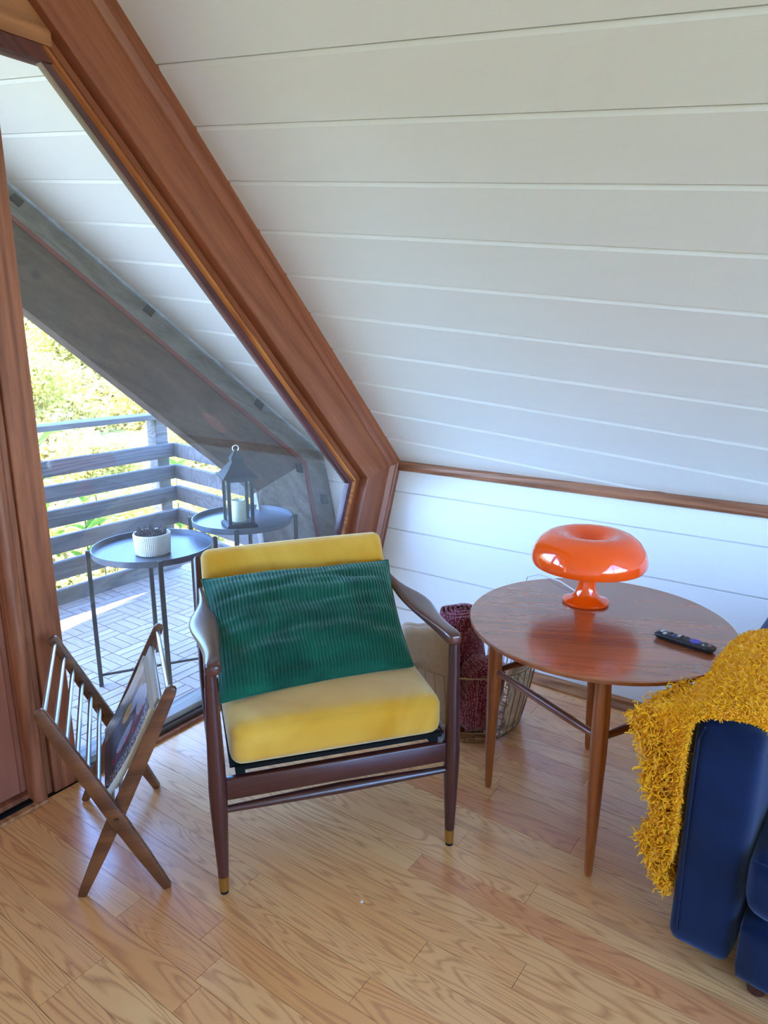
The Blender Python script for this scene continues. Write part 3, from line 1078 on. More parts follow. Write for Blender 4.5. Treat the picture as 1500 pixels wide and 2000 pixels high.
beam('front_rail', (0.021, 0.0, 0.326), (CWD - 0.021, 0.0, 0.326), 0.012, 0.031, M['mahogany_x'])
tube('front_stretcher', [(0.018, 0, 0.262), (0.15, 0, 0.263), (CWD / 2, 0, 0.264), (CWD - 0.15, 0, 0.263), (CWD - 0.018, 0, 0.262)], [0.010, 0.013, 0.016, 0.013, 0.010], M['mahogany_x'], ch, seg=14)
for x in (0.0, CWD):
    beam('side_rail', (x, 0.021, 0.33), (x, 0.588, 0.30), 0.011, 0.027, M['mahogany_y'])
beam('back_rail', (0.02, 0.612, 0.32), (CWD - 0.02, 0.612, 0.32), 0.011, 0.026, M['mahogany_x'])
beam('top_rail', (0.014, 0.775, 0.70), (CWD - 0.014, 0.775, 0.70), 0.010, 0.020, M['mahogany_x'])
beam('lower_back_rail', (0.017, 0.655, 0.515), (CWD - 0.017, 0.655, 0.515), 0.009, 0.016, M['mahogany_x'])
for k in range(6):
    x = 0.09 + k * (CWD - 0.18) / 5
    tube('back_slat', [(x, 0.661, 0.528), (x, 0.772, 0.685)], 0.008, M['mahogany'], ch, seg=10)
# black sprung seat base
acc = Acc()
for k in range(7):
    x = 0.06 + k * (CWD - 0.12) / 6
    v, f = prism_vf([(x - 0.025, 0.02, 0.372), (x + 0.025, 0.02, 0.372), (x + 0.025, 0.02, 0.377), (x - 0.025, 0.02, 0.377)],
                    [(x - 0.025, 0.59, 0.345), (x + 0.025, 0.59, 0.345), (x + 0.025, 0.59, 0.35), (x - 0.025, 0.59, 0.35)])
    acc.add(v, f)
acc.build('webbing', M['black'], ch)
for x in (0.062, CWD - 0.055):
    beam('seat_support', (x, 0.004, 0.364), (x, 0.585, 0.335), 0.013, 0.0065, M['black'], 0.001)
beam('seat_edge', (0.05, 0.012, 0.377), (CWD - 0.03, 0.012, 0.377), 0.010, 0.006, M['black'], 0.001)


def arm(side):
    # stations: v, centre u, half width, z, half thickness
    st = [(-0.028, 0.006, 0.013, 0.683, 0.011), (-0.022, 0.006, 0.019, 0.683, 0.016), (-0.008, 0.007, 0.0235, 0.683, 0.019), (0.03, 0.008, 0.023, 0.682, 0.018), (0.10, 0.009, 0.023, 0.678, 0.014),
          (0.18, 0.006, 0.030, 0.672, 0.012), (0.26, 0.000, 0.039, 0.666, 0.0105), (0.33, -0.004, 0.044, 0.662, 0.010), (0.40, -0.002, 0.040, 0.659, 0.010), (0.46, 0.004, 0.028, 0.656, 0.011), (0.52, 0.008, 0.018, 0.654, 0.012), (0.60, 0.006, 0.013, 0.652, 0.012), (0.70, 0.002, 0.010, 0.65, 0.010)]
    seg = 16
    v, f = [], []
    for (y, u, hw, z, ht) in st:
        u = u if side < 0 else CWD - u
        for k in range(seg):
            a = 2 * math.pi * k / seg
            c, s = math.cos(a), math.sin(a)
            v.append((u + hw * math.copysign(abs(c) ** 0.65, c), y, z + ht * math.copysign(abs(s) ** 0.65, s)))
    n = len(st)
    for i in range(n - 1):
        for k in range(seg):
            k2 = (k + 1) % seg
            f.append((i * seg + k, i * seg + k2, (i + 1) * seg + k2, (i + 1) * seg + k))
    f.append(tuple(range(seg))); f.append(tuple((n - 1) * seg + k for k in range(seg)))
    o = mk('armrest', v, f, M['mahogany_y'], ch, smooth=True)
    md = o.modifiers.new('smooth', 'SUBSURF'); md.levels = 1; md.render_levels = 2


arm(-1)
arm(1)

# cushions
def seat_warp(P, p):
    P.z += -0.028 * (p.y + 1) / 2
    P.z -= 0.010 * max(0, -p.y) ** 3
    return P
v, f = rbox_vf((0.602, 0.585, 0.122), 0.034, 10, (0.004, 0.006, 0.016), seat_warp)
mk('seat_cushion', xform(v, Matrix.Translation((CWD / 2 + 0.004, 0.292, 0.447))), f, M['yellow'], ch, smooth=True)
v, f = rbox_vf((0.642, 0.100, 0.395), 0.03, 10, (0.004, 0.012, 0.004))
mk('back_cushion', xform(v, Matrix.Translation((CWD / 2, 0.632, 0.608)) @ Matrix.Rotation(rad(-1.4), 4, 'Y') @ Matrix.Rotation(rad(-27), 4, 'X')), f, M['yellow'], ch, smooth=True)

# green corduroy cushion leaning on the chair
pc = thing('cushion', 'green corduroy lumbar cushion propped in the mustard armchair', 'cushion', (CHX, CHY, 0), CHR)
TL, TR, BR, BL = Vector((0.006, 0.575, 0.722)), Vector((0.656, 0.600, 0.722)), Vector((0.612, 0.185, 0.512)), Vector((0.026, 0.125, 0.512))
pc_o = (TL + TR + BR + BL) / 4
NU, NV, RIB = 330, 64, 55
up_n = (TR - TL).cross(BL - TL).normalized()
if up_n.z < 0:
    up_n = -up_n
verts, faces = [], []
for side in (1, -1):
    for j in range(NV + 1):
        b = j / NV
        for i in range(NU + 1):
            a = i / NU
            x, y = 2 * a - 1, 2 * b - 1
            # pinched corners, bowed edges
            sx = x * (1 - 0.045 * (1 - y * y) * abs(x) ** 6)
            sy = y * (1 - 0.05 * (1 - x * x) * abs(y) ** 6)
            aa, bb = (sx + 1) / 2, (sy + 1) / 2
            P = (TL * (1 - aa) + TR * aa) * (1 - bb) + (BL * (1 - aa) + BR * aa) * bb
            e = max(0.0, (1 - abs(x) ** 2.6)) ** 0.62 * max(0.0, (1 - abs(y) ** 2.6)) ** 0.62
            t = 0.074 * e if side > 0 else -0.040 * e
            w = noise.noise(Vector((x * 1.6, y * 4.5, 3.1))) * 0.014 + noise.noise(Vector((x * 3.0 + y, y * 9.0, 7.7))) * 0.007
            t += w * min(1, e * 1.6)
            shear = noise.noise(Vector((x * 1.3, y * 3.0, 11.0))) * 0.006 * e
            rib = abs(math.sin(math.pi * RIB * a)) ** 0.7
            t += side * 0.0046 * rib * min(1, e * 3)
            P = P + up_n * t + (TR - TL).normalized() * shear
            verts.append(P)
W = NU + 1
n1 = W * (NV + 1)
for s in range(2):
    for j in range(NV):
        for i in range(NU):
            q = (s * n1 + j * W + i, s * n1 + j * W + i + 1, s * n1 + (j + 1) * W + i + 1, s * n1 + (j + 1) * W + i)
            faces.append(q if s == 0 else q[::-1])
me_o = mk('cover', verts, faces, M['green'], pc, smooth=True, fix=True)
# piped edge seam
rim = [verts[i] for i in range(0, W, 6)] + [verts[j * W + NU] for j in range(0, NV + 1, 4)] + [verts[NV * W + i] for i in range(NU, -1, -6)] + [verts[j * W] for j in range(NV, -1, -4)]
tube('seam', rim, 0.0035, M['green'], pc, seg=6)

# ------------------------------------------------------------------ magazine rack
RK = Vector((-1.871, -0.495, 0))
rk_ang = math.atan2(-0.666, 0.746)
rk = thing('magazine_rack', 'folding wooden X-frame magazine rack with steel rods by the door', 'magazine rack', RK, rk_ang)
# local: x across, y = depth
DEP = Vector((0.2515, 0.3845, 0))
c, s = math.cos(-rk_ang), math.sin(-rk_ang)
DEPL = Vector((c * DEP.x - s * DEP.y, s * DEP.x + c * DEP.y, 0))
barA = (Vector((-0.045, 0, 0.585)), Vector((0.232, 0, 0.0)))
barB = (Vector((0.285, 0, 0.605)), Vector((0.0, 0, 0.0)))


def rack_bar(p, q, shift, yoff):
    d = (q - p).normalized()
    nn = Vector((-d.z, 0, d.x))
    L = (q - p).length
    stations = [(0.0, 0.008), (0.006, 0.013), (0.016, 0.0155), (0.25 * L, 0.019), (0.6 * L, 0.021), (0.8 * L, 0.018), (L - 0.008, 0.012), (L, 0.009)]
    outl = [p + d * a + nn * w for a, w in stations] + [p + d * a - nn * w for a, w in reversed(stations)]
    # keep the foot on the floor
    outl = [Vector((x.x, x.y, max(x.z, 0.0))) for x in outl]
    A = [x + shift + Vector((0, yoff - 0.0085, 0)) for x in outl]
    B = [x + shift + Vector((0, yoff + 0.0085, 0)) for x in outl]
    v, f = prism_vf(A, B)
    return v, f


for shift, sg in ((Vector((0, 0, 0)), -1), (DEPL, 1)):
    for bar, yo in ((barA, 0.009 * sg), (barB, -0.009 * sg)):
        v, f = rack_bar(*bar, shift, yo)
        mk('bar', v, f, M['walnut'], rk, smooth=True, bevel=0.003, seg=2, auto=40)
    # pivot pin
    cr = barA[0].lerp(barA[1], 0.585) + shift
    tube('pivot', [cr + Vector((0, sg * 0.0185, 0)), cr + Vector((0, sg * 0.022, 0))], 0.007, M['walnut'], rk, seg=12)
for bar in (barA, barB):
    for t in (0.035, 0.115, 0.195, 0.275, 0.355, 0.435, 0.545):
        p = bar[0].lerp(bar[1], t)
        off = 0.0 
        tube('rod', [p + Vector((0, 0.004, 0)), p + DEPL + Vector((0, -0.004, 0))], 0.0068, M['steel'], rk, seg=10)


def cover_mat():
    t = NT('magazine_cover_print')
    v = t.node('TexCoord').outputs['UV']
    sp = t.node('SeparateXYZ'); t.put(sp.inputs[0], v)
    U, V = sp.outputs[0], sp.outputs[1]
    def ell(cx, cy, rx, ry, rot=0.0):
        dx = t.math('SUBTRACT', U, cx); dy = t.math('SUBTRACT', V, cy)
        cc, ss = math.cos(rot), math.sin(rot)
        a = t.math('DIVIDE', t.math('ADD', t.math('MULTIPLY', dx, cc), t.math('MULTIPLY', dy, ss)), rx)
        b = t.math('DIVIDE', t.math('SUBTRACT', t.math('MULTIPLY', dy, cc), t.math('MULTIPLY', dx, ss)), ry)
        d = t.math('ADD', t.math('MULTIPLY', a, a), t.math('MULTIPLY', b, b))
        return t.math('LESS_THAN', d, 1.0)
    nz = t.noise(v, 5.0, 5.0, 0.7)
    col = t.ramp(nz, [(0.35, srgb(26, 30, 42)), (0.6, srgb(66, 74, 92))])
    col = t.mix(t.math('GREATER_THAN', V, 0.74), col, t.ramp(nz, [(0.4, srgb(96, 104, 84)), (0.6, srgb(150, 166, 178))]))
    for e, cc in ((ell(0.42, 0.34, 0.19, 0.075, 0.12), srgb(160, 182, 216)), (ell(0.72, 0.56, 0.20, 0.08, -0.1), srgb(168, 190, 222)), (ell(0.50, 0.62, 0.12, 0.09), srgb(206, 172, 96)),
                  (ell(0.86, 0.36, 0.16, 0.16), srgb(176, 196, 222))):
        col = t.mix(e, col, cc)
    lace = t.math('GREATER_THAN', t.noise(v, 34.0, 3.0, 0.7), 0.53)
    edge = t.math('MAXIMUM', t.math('LESS_THAN', V, 0.12), t.math('LESS_THAN', t.math('ADD', t.math('MULTIPLY', V, 0.6), t.math('SUBTRACT', 1.0, U)), 0.22))
    col = t.mix(t.math('MULTIPLY', lace, edge), col, srgb(214, 222, 232))
    return t.bsdf(col, 0.35, coat=0.1)


M['cover'] = cover_mat()


def magazine(label, base, lean_vec, depth0, depth1, th, bow, coverm, text=None):
    """base, lean_vec in rack-local x-z; pages run along the rack depth"""
    mg = thing('magazine', label, 'magazine', RK, rk_ang, None)
    dd = DEPL.normalized()
    L = lean_vec.length
    e = lean_vec.normalized()
    nn = Vector((-e.z, 0, e.x))                       # facing up-left
    if nn.x > 0:
        nn = -nn
    def surf(a, b, off):
        return base + e * (a * L) + dd * (depth0 + (depth1 - depth0) * b) + nn * (off - bow * math.sin(math.pi * (0.1 + 0.9 * a)))
    NA, NB = 16, 4
    def sheet(name, o0, o1, mat, uv=False):
        v, f = [], []
        for o in (o0, o1):
            for i in range(NA + 1):
                for j in range(NB + 1):
                    v.append(surf(i / NA, j / NB, o))
        Wd = NB + 1
        n = (NA + 1) * Wd
        for i in range(NA):
            for j in range(NB):
                q = (i * Wd + j, i * Wd + j + 1, (i + 1) * Wd + j + 1, (i + 1) * Wd + j)
                f.append(q); f.append(tuple(x + n for x in q[::-1]))
        for i in range(NA):
            for j in (0, NB):
                f.append((i * Wd + j, (i + 1) * Wd + j, n + (i + 1) * Wd + j, n + i * Wd + j))
        for j in range(NB):
            for i in (0, NA):
                f.append((i * Wd + j, i * Wd + j + 1, n + i * Wd + j + 1, n + i * Wd + j))
        o = mk(name, v, f, mat, mg, smooth=True, auto=40)
        if uv:
            me = o.data
            ul = me.uv_layers.new(name='UVMap')
            for lp in me.loops:
                idx = lp.vertex_index % n
                i, j = divmod(idx, Wd)
                ul.data[lp.index].uv = (i / NA, j / NB)
        return o
    sheet('pages', 0.0, th - 0.001, M['paper'])
    cv = sheet('front_cover', th - 0.0008, th, coverm, True)
    if text:
        cu = bpy.data.curves.new('title', 'FONT')
        cu.body = text
        cu.size = 0.045
        cu.align_x = 'LEFT'
        tmp = bpy.data.objects.new('title', cu)
        COL.objects.link(tmp)
        dg = bpy.context.evaluated_depsgraph_get()
        me = bpy.data.meshes.new_from_object(tmp.evaluated_get(dg))
        bpy.data.objects.remove(tmp, do_unlink=True)
        bpy.data.curves.remove(cu)
        xs = [vv.co.x for vv in me.vertices]
        wid = max(xs) - min(xs)
        for vv in me.vertices:
            a = 0.16 + 0.72 * (vv.co.x - min(xs)) / wid
            b = 0.20 + vv.co.y / (depth1 - depth0)
            vv.co = surf(a, b, th + 0.0006)
        me.materials.clear()
        me.materials.append(M['pink'])
        link(bpy.data.objects.new('title', me), mg)['label'] = 'pink printed title lettering'
    return mg


magazine('glossy magazine with pink title lettering leaning in the rack', Vector((0.102, 0, 0.292)), Vector((0.136, 0, 0.238)), 0.03, 0.37, 0.018, 0.010, M['cover'], 'Los Angeles')
magazine('pale magazine tucked behind the glossy one in the rack', Vector((0.118, 0, 0.288)), Vector((0.134, 0, 0.258)), 0.06, 0.41, 0.008, 0.006, M['paper'])

# ------------------------------------------------------------------ side table, lamp, remote
TX, TY, TH, TR_ = -0.67, -1.475, 0.65, 0.396
st = thing('side_table', 'round teak side table with tapered legs beside the armchair', 'table', (TX, TY, 0), 0)
lathe('table_top', [(0.001, TH - 0.018), (TR_ - 0.012, TH - 0.018), (TR_ - 0.004, TH - 0.014), (TR_, TH - 0.003), (TR_ - 0.003, TH), (0.001, TH)], M['teak_top'], st, seg=96, auto=25)
e1, e2 = Vector((0.198, 0.424, 0)), Vector((0.424, -0.198, 0))
c0 = Vector((-0.97, -1.597, 0)) - Vector((TX, TY, 0))
legs = [c0, c0 + e1, c0 + e1 + e2, c0 + e2]
ctr = sum(legs, Vector()) / 4
tops = [ctr + (p - ctr) * 0.97 + Vector((0, 0, TH - 0.0185)) for p in legs]
for p, q in zip(legs, tops):
    pts = [p.lerp(q, t) for t in (0, 0.02, 0.35, 0.62, 0.8, 1.0)]
    tube('leg', pts, [0.009, 0.0115, 0.0185, 0.0235, 0.0235, 0.0195], M['teak_leg'], st, seg=20)
for k in range(4):
    a, b = legs[k].lerp(tops[k], 0.69), legs[(k + 1) % 4].lerp(tops[(k + 1) % 4], 0.69)
    d = (b - a).normalized()
    a, b = a + d * 0.017, b - d * 0.017
    L = (b - a).length
    v, f = tube_vf([(0, 0, 0), (L * 0.2, 0, 0), (L / 2, 0, 0), (L * 0.8, 0, 0), (L, 0, 0)], [0.0095, 0.0125, 0.0135, 0.0125, 0.0095], 14)
    o = mk('stretcher', v, f, M['teak_rail'], st, smooth=True, auto=50)
    o.location = a
    o.rotation_euler = (0, 0, math.atan2(d.y, d.x))

lx, ly = -0.541, -1.386
lp = thing('table_lamp', 'glossy orange mushroom lamp on the teak side table', 'lamp', (lx, ly, TH))
lathe('stem', [(0.001, 0.0), (0.070, 0.0), (0.074, 0.003), (0.074, 0.009), (0.066, 0.013), (0.048, 0.019), (0.037, 0.032), (0.030, 0.055), (0.0275, 0.09), (0.0275, 0.15), (0.001, 0.15)], M['orange'], lp, seg=64, auto=60)
sh = [(0.177, 0.132), (0.182, 0.140), (0.183, 0.154), (0.180, 0.172), (0.171, 0.194), (0.155, 0.215), (0.133, 0.231), (0.110, 0.2385), (0.088, 0.2385), (0.068, 0.230), (0.050, 0.215), (0.037, 0.198), (0.026, 0.184), (0.012, 0.177), (0.001, 0.176),
      (0.001, 0.172), (0.012, 0.173), (0.028, 0.179), (0.040, 0.194), (0.052, 0.210), (0.068, 0.225), (0.088, 0.233), (0.110, 0.233), (0.131, 0.226), (0.151, 0.211), (0.166, 0.191), (0.175, 0.171), (0.178, 0.154), (0.177, 0.141), (0.173, 0.133)]
lathe('shade', sh, M['orange'], lp, seg=96, close=True, auto=60)
tube('power_cord', [(0.06, 0.05, 0.004), (0.085, 0.085, 0.006), (0.11, 0.13, 0.012), (0.14, 0.175, 0.006), (0.168, 0.235, 0.003), (0.175, 0.285, -0.02), (0.17, 0.33, -0.2), (0.19, 0.37, -0.5), (0.30, 0.42, -0.62), (0.45, 0.36, -0.642)], 0.0028, M['cord'], lp, seg=8)

rm_dir = Vector((-0.03, -0.157, 0)).normalized()
rm = thing('remote_control', 'black remote control with purple pad lying on the teak table', 'remote', (-0.699, -1.732, TH), math.atan2(rm_dir.y, rm_dir.x))
RL, RWD, RT = 0.165, 0.040, 0.019
def rem_warp(P, p):
    t = (P.z / RT + 0.5)
    P.x *= 0.93 + 0.07 * min(1, t * 1.5)
    P.y *= 0.80 + 0.20 * min(1, t * 1.4)
    return P
v, f = rbox_vf((RL, RWD, RT), 0.008, 6, (0.004, 0.0, 0.001), rem_warp)
mk('body', xform(v, Matrix.Translation((0, 0, RT / 2))), f, M['remote'], rm, smooth=True)
lathe('direction_pad', [(0.001, RT - 0.001), (0.0145, RT - 0.001), (0.0145, RT + 0.002), (0.009, RT + 0.0026), (0.001, RT + 0.0016)], M['purple'], rm, seg=28, cx=0.030)
def key(x, y, sx, sy, m):
    box('button', (x - sx, y - sy, RT - 0.0006), (x + sx, y + sy, RT + 0.0022), m, rm, bevel=0.0008)
for i, m in enumerate((M['grey_key'], M['grey_key'], M['dark_key'], M['blue_key'], M['grey_key'])):
    key(-0.068 + i * 0.0125, -0.006 if i % 2 else 0.006, 0.0042, 0.0075, m)
for x in (-0.010, 0.003):
    for y in (-0.010, 0.010):
        key(x, y, 0.004, 0.0045, M['dark_key'])
        key(x, y, 0.0015, 0.0015, M['grey_key'])
key(0.055, -0.009, 0.003, 0.003, M['grey_key'])
key(0.055, 0.010, 0.0035, 0.0035, M['dark_key'])
key(0.069, 0.0, 0.0042, 0.0042, M['red_key'])
for x in (0.0, 0.016, 0.030):
    v, f = box_vf((x - 0.004, -0.0208, RT * 0.62), (x + 0.004, -0.0185, RT * 0.80))
    mk('side_button', v, f, M['dark_key'], rm)

# ------------------------------------------------------------------ wire basket with blankets
BX, BY = -0.41, -0.89
bk = thing('wire_basket', 'round brass wire basket holding blankets behind the armchair', 'basket', (BX, BY, 0))
def br(z):
    return 0.205 + 0.062 * min(1, z / 0.30) ** 0.8
def circ(r, z, n=48):
    return [(r * math.cos(2 * math.pi * k / n), r * math.sin(2 * math.pi * k / n), z) for k in range(n + 1)]
for z, rr in ((0.302, 0.0035), (0.055, 0.0022)):
    tube('ring', circ(br(z), z), rr, M['wire'], bk, seg=6)
for z in (0.004, 0.028):
    tube('ring', circ(br(z) - (0.012 if z < 0.01 else 0), z), 0.0026, M['wire'], bk, seg=6)
for k in range(40):
    a = 2 * math.pi * k / 40
    pts = [((br(z) - (0.012 if z < 0.01 else 0)) * math.cos(a), (br(z) - (0.012 if z < 0.01 else 0)) * math.sin(a), z) for z in (0.004, 0.03, 0.09, 0.16, 0.23, 0.302)]
    tube('wire', pts, 0.0017, M['wire'], bk, seg=5)
acc = Acc()
for k in range(-3, 4):
    w = math.sqrt(max(0, 0.19 ** 2 - (k * 0.05) ** 2))
    acc.add(*tube_vf([(-w, k * 0.05, 0.004), (w, k * 0.05, 0.004)], 0.0017, 5))
    acc.add(*tube_vf([(k * 0.05, -w, 0.006), (k * 0.05, w, 0.006)], 0.0017, 5))
acc.build('base_grid', M['wire'], bk)


def folded_strip(path, th, width, mat, name, parent, M4, wob=0.004):
    """thick blanket layer: path in x-z, extruded along y"""
    pts = [Vector((p[0], 0, p[1])) for p in path]
    sm = []
    for i in range(len(pts) - 1):
        p0, p1, p2, p3 = pts[max(i - 1, 0)], pts[i], pts[i + 1], pts[min(i + 2, len(pts) - 1)]
        for k in range(6):
            t = k / 6
            sm.append(0.5 * ((2 * p1) + (p2 - p0) * t + (2 * p0 - 5 * p1 + 4 * p2 - p3) * t * t + (3 * p1 - p0 - 3 * p2 + p3) * t ** 3))
    sm.append(pts[-1])
    v, f = [], []
    NW = 14
    n = len(sm)
    for sgn in (1, -1):
        for i, p in enumerate(sm):
            tg = (sm[min(i + 1, n - 1)] - sm[max(i - 1, 0)]).normalized()
            nn = Vector((-tg.z, 0, tg.x))
            for j in range(NW + 1):
                y = width * (j / NW - 0.5)
                e = min(1.0, (1 - abs(2 * j / NW - 1)) * 6 + 0.35)
                w = wob * noise.noise(Vector((i * 0.12, j * 0.5, 2.0)))
                v.append(p + nn * (sgn * th / 2 * e + w) + Vector((0, y, 0)))
    Wd = NW + 1
    N = n * Wd
    for i in range(n - 1):
        for j in range(NW):
            q = (i * Wd + j, i * Wd + j + 1, (i + 1) * Wd + j + 1, (i + 1) * Wd + j)
            f.append(q); f.append(tuple(x + N for x in q[::-1]))
        for j in (0, NW):
            f.append((i * Wd + j, (i + 1) * Wd + j, N + (i + 1) * Wd + j, N + i * Wd + j))
    for j in range(NW):
        for i in (0, n - 1):
            f.append((i * Wd + j, i * Wd + j + 1, N + i * Wd + j + 1, N + i * Wd + j))
    return mk(name, xform(v, M4), f, mat, parent, smooth=True, auto=70)


# tan blanket: folded over several times, standing on edge
tb = thing('folded_blanket', 'folded tan wool blanket standing in the wire basket', 'blanket', (-0.555, -0.815, 0.012), rad(35.7))
lean = Matrix(((1, 0, 0.04, 0), (0, 1, 0.10, -0.01), (0, 0, 1, 0), (0, 0, 0, 1)))
folded_strip([(-0.046, 0.012), (-0.062, 0.18), (-0.060, 0.34), (-0.040, 0.395), (-0.012, 0.392), (-0.006, 0.34), (-0.008, 0.10), (-0.004, 0.02)], 0.030, 0.19, M['tan'], 'outer_fold', tb, lean)
folded_strip([(0.022, 0.012), (0.018, 0.18), (0.020, 0.35), (0.032, 0.385), (0.050, 0.38), (0.056, 0.33), (0.050, 0.15), (0.044, 0.02)], 0.026, 0.19, M['tan'], 'inner_fold', tb, lean)
v, f = rbox_vf((0.022, 0.17, 0.30), 0.01, 5)
mk('core_fold', xform(v, lean @ Matrix.Translation((-0.034, 0, 0.19))), f, M['tan'], tb, smooth=True)

# burgundy blanket: a spiral roll standing up with a lower bundle
rb = thing('rolled_blanket', 'rolled burgundy knitted blanket with cream fringe in the wire basket', 'blanket', (-0.365, -0.835, 0.012), rad(-35))
v, f = [], []
turns, per, zt = 4.2, 28, 0.42
N = int(turns * per)
lv = [(0.0, 0.0), (0.25, 0.0), (0.5, 0.0), (0.8, 0.0), (0.97, 0.0), (1.0, 0.004), (1.0, 0.012)]
for i in range(N + 1):
    a = 2 * math.pi * i / per
    r = 0.016 + 0.018 * i / per
    for (zf, din) in lv:
        rr = max(0.004, r - din)
        top = zt + 0.022 * (1 - i / N) + 0.004 * math.sin(a * 3)
        rr2 = rr * (1.0 + 0.22 * math.sin(math.pi * min(1, zf * 1.1)))
        v.append((rr2 * math.cos(a) - 0.02 * zf, rr2 * math.sin(a), zf * top))
Wd = len(lv)
for i in range(N):
    for j in range(Wd - 1):
        f.append((i * Wd + j, i * Wd + j + 1, (i + 1) * Wd + j + 1, (i + 1) * Wd + j))
o = mk('roll', v, f, M['burgundy'], rb, smooth=True)
md = o.modifiers.new('thick', 'SOLIDIFY'); md.thickness = 0.012; md.offset = -1
def bundle_warp(P, p):
    P.x += 0.03 * (p.z + 1) * 0.5
    P.z += 0.012 * noise.noise(Vector((p.x * 2, p.y * 2, p.z * 2)))
    return P
v, f = rbox_vf((0.14, 0.17, 0.26), 0.05, 7, (0.01, 0.012, 0.015), bundle_warp)
mk('lower_bundle', xform(v, Matrix.Translation((-0.02, -0.16, 0.14)) @ Matrix.Rotation(0.1, 4, 'Y')), f, M['burgundy'], rb, smooth=True)
random.seed(11)
acc = Acc()
RBI = Matrix.Translation((-0.365, -0.835, 0.012)) @ Matrix.Rotation(rad(-35), 4, 'Z')
RBI = RBI.inverted()
for k in range(240):
    a = random.uniform(-1.85, -0.5)
    z0 = random.uniform(0.10, 0.27)
    r0 = br(z0) - random.uniform(0.010, 0.035)
    p = Vector((BX + r0 * math.cos(a), BY + r0 * math.sin(a), z0))
    pts = [RBI @ p]
    for s_ in range(5):
        p = p + Vector((random.uniform(-.010, .010), random.uniform(-.010, .010), -random.uniform(0.012, 0.035)))
        p.z = max(p.z, 0.022)
        q = Vector((p.x - BX, p.y - BY, 0))
        lim = br(p.z) - 0.010
        if q.length > lim:
            q = q.normalized() * lim
            p.x, p.y = BX + q.x, BY + q.y
        pts.append(RBI @ p)
    acc.add(*tube_vf(pts, 0.006, 5))
tag(acc.build('fringe', M['cream'], rb, smooth=True), kind='stuff')

# ------------------------------------------------------------------ sofa and throw
SX, SY = -1.13, -1.852
so = thing('sofa', 'navy blue velvet sofa with padded arm at the right edge', 'sofa', (SX, SY, 0), rad(-3.0))
def arm_warp(P, p):
    # slight outward flare towards the bottom outer edge
    P.y += 0.004 * (1 - p.z)
    return P
v, f = rbox_vf((0.90, 0.142, 0.618), 0.028, 9, (0.004, 0.003, 0.008), arm_warp)
mk('arm', xform(v, Matrix.Translation((0.45, -0.073, 0.366))), f, M['blue'], so, smooth=True)
# piped seam on the front of the arm
loop = [(-0.0035, -0.016, 0.10), (-0.0035, -0.014, 0.36), (-0.0035, -0.015, 0.62), (-0.003, -0.026, 0.652)]
tube('arm_piping', loop, 0.0028, M['blue'], so, seg=6)
v, f = rbox_vf((0.93, 2.0, 0.155), 0.02, 6)
mk('seat_base', xform(v, Matrix.Translation((0.452, -1.148, 0.125))), f, M['blue'], so, smooth=True)
for k in range(2):
    v, f = rbox_vf((0.82, 0.86, 0.165), 0.045, 8, (0.012, 0.006, 0.02))
    o = mk('seat_cushion', xform(v, Matrix.Translation((0.385, -0.578 - k * 0.872, 0.312))), f, M['blue'], so, smooth=True)
    rr = [(-0.029, -0.16 - k * 0.872, 0.388), (-0.037, -0.562 - k * 0.872, 0.392), (-0.029, -0.96 - k * 0.872, 0.388)]
    tube('cushion_piping', rr, 0.003, M['blue'], o, seg=6)
v, f = rbox_vf((0.20, 1.98, 0.50), 0.06, 8, (0.01, 0.0, 0.01))
mk('backrest', xform(v, Matrix.Translation((0.80, -1.02, 0.52)) @ Matrix.Rotation(0.12, 4, 'Y')), f, M['blue'], so, smooth=True)
v, f = rbox_vf((0.90, 0.125, 0.588), 0.028, 6, (0.004, 0.003, 0.008))
mk('arm', xform(v, Matrix.Translation((0.45, -2.195, 0.363))), f, M['blue'], so, smooth=True)
for lx_, ly_ in ((0.045, -0.195), (0.82, -0.195), (0.045, -2.10), (0.82, -2.10)):
    lathe('leg', [(0.001, 0.0), (0.020, 0.0), (0.026, 0.04), (0.029, 0.070), (0.001, 0.070)], M['mahogany'], so, seg=20, cx=lx_, cy=ly_)

# mustard throw over the arm
tw = thing('throw_blanket', 'mustard boucle throw with shaggy fringe draped over the sofa arm', 'blanket', (SX, SY, 0), rad(-3.0))
ZT = 0.688
prof = [(-0.150, 0.58), (-0.142, 0.645), (-0.120, ZT - 0.006), (-0.07, ZT), (-0.03, ZT - 0.003), (-0.004, ZT - 0.03), (0.008, ZT - 0.09), (0.009, 0.50), (0.009, 0.40), (0.009, 0.28)]
PR = [Vector((0, a, b)) for a, b in prof]
NS, NX = 120, 110
def catmull(P, t):
    n = len(P) - 1
    x = t * n
    i = min(int(x), n - 1)
    u = x - i
    p0, p1, p2, p3 = P[max(i - 1, 0)], P[i], P[i + 1], P[min(i + 2, n)]
    return 0.5 * ((2 * p1) + (p2 - p0) * u + (2 * p0 - 5 * p1 + 4 * p2 - p3) * u * u + (3 * p1 - p0 - 3 * p2 + p3) * u ** 3)
verts, faces = [], []
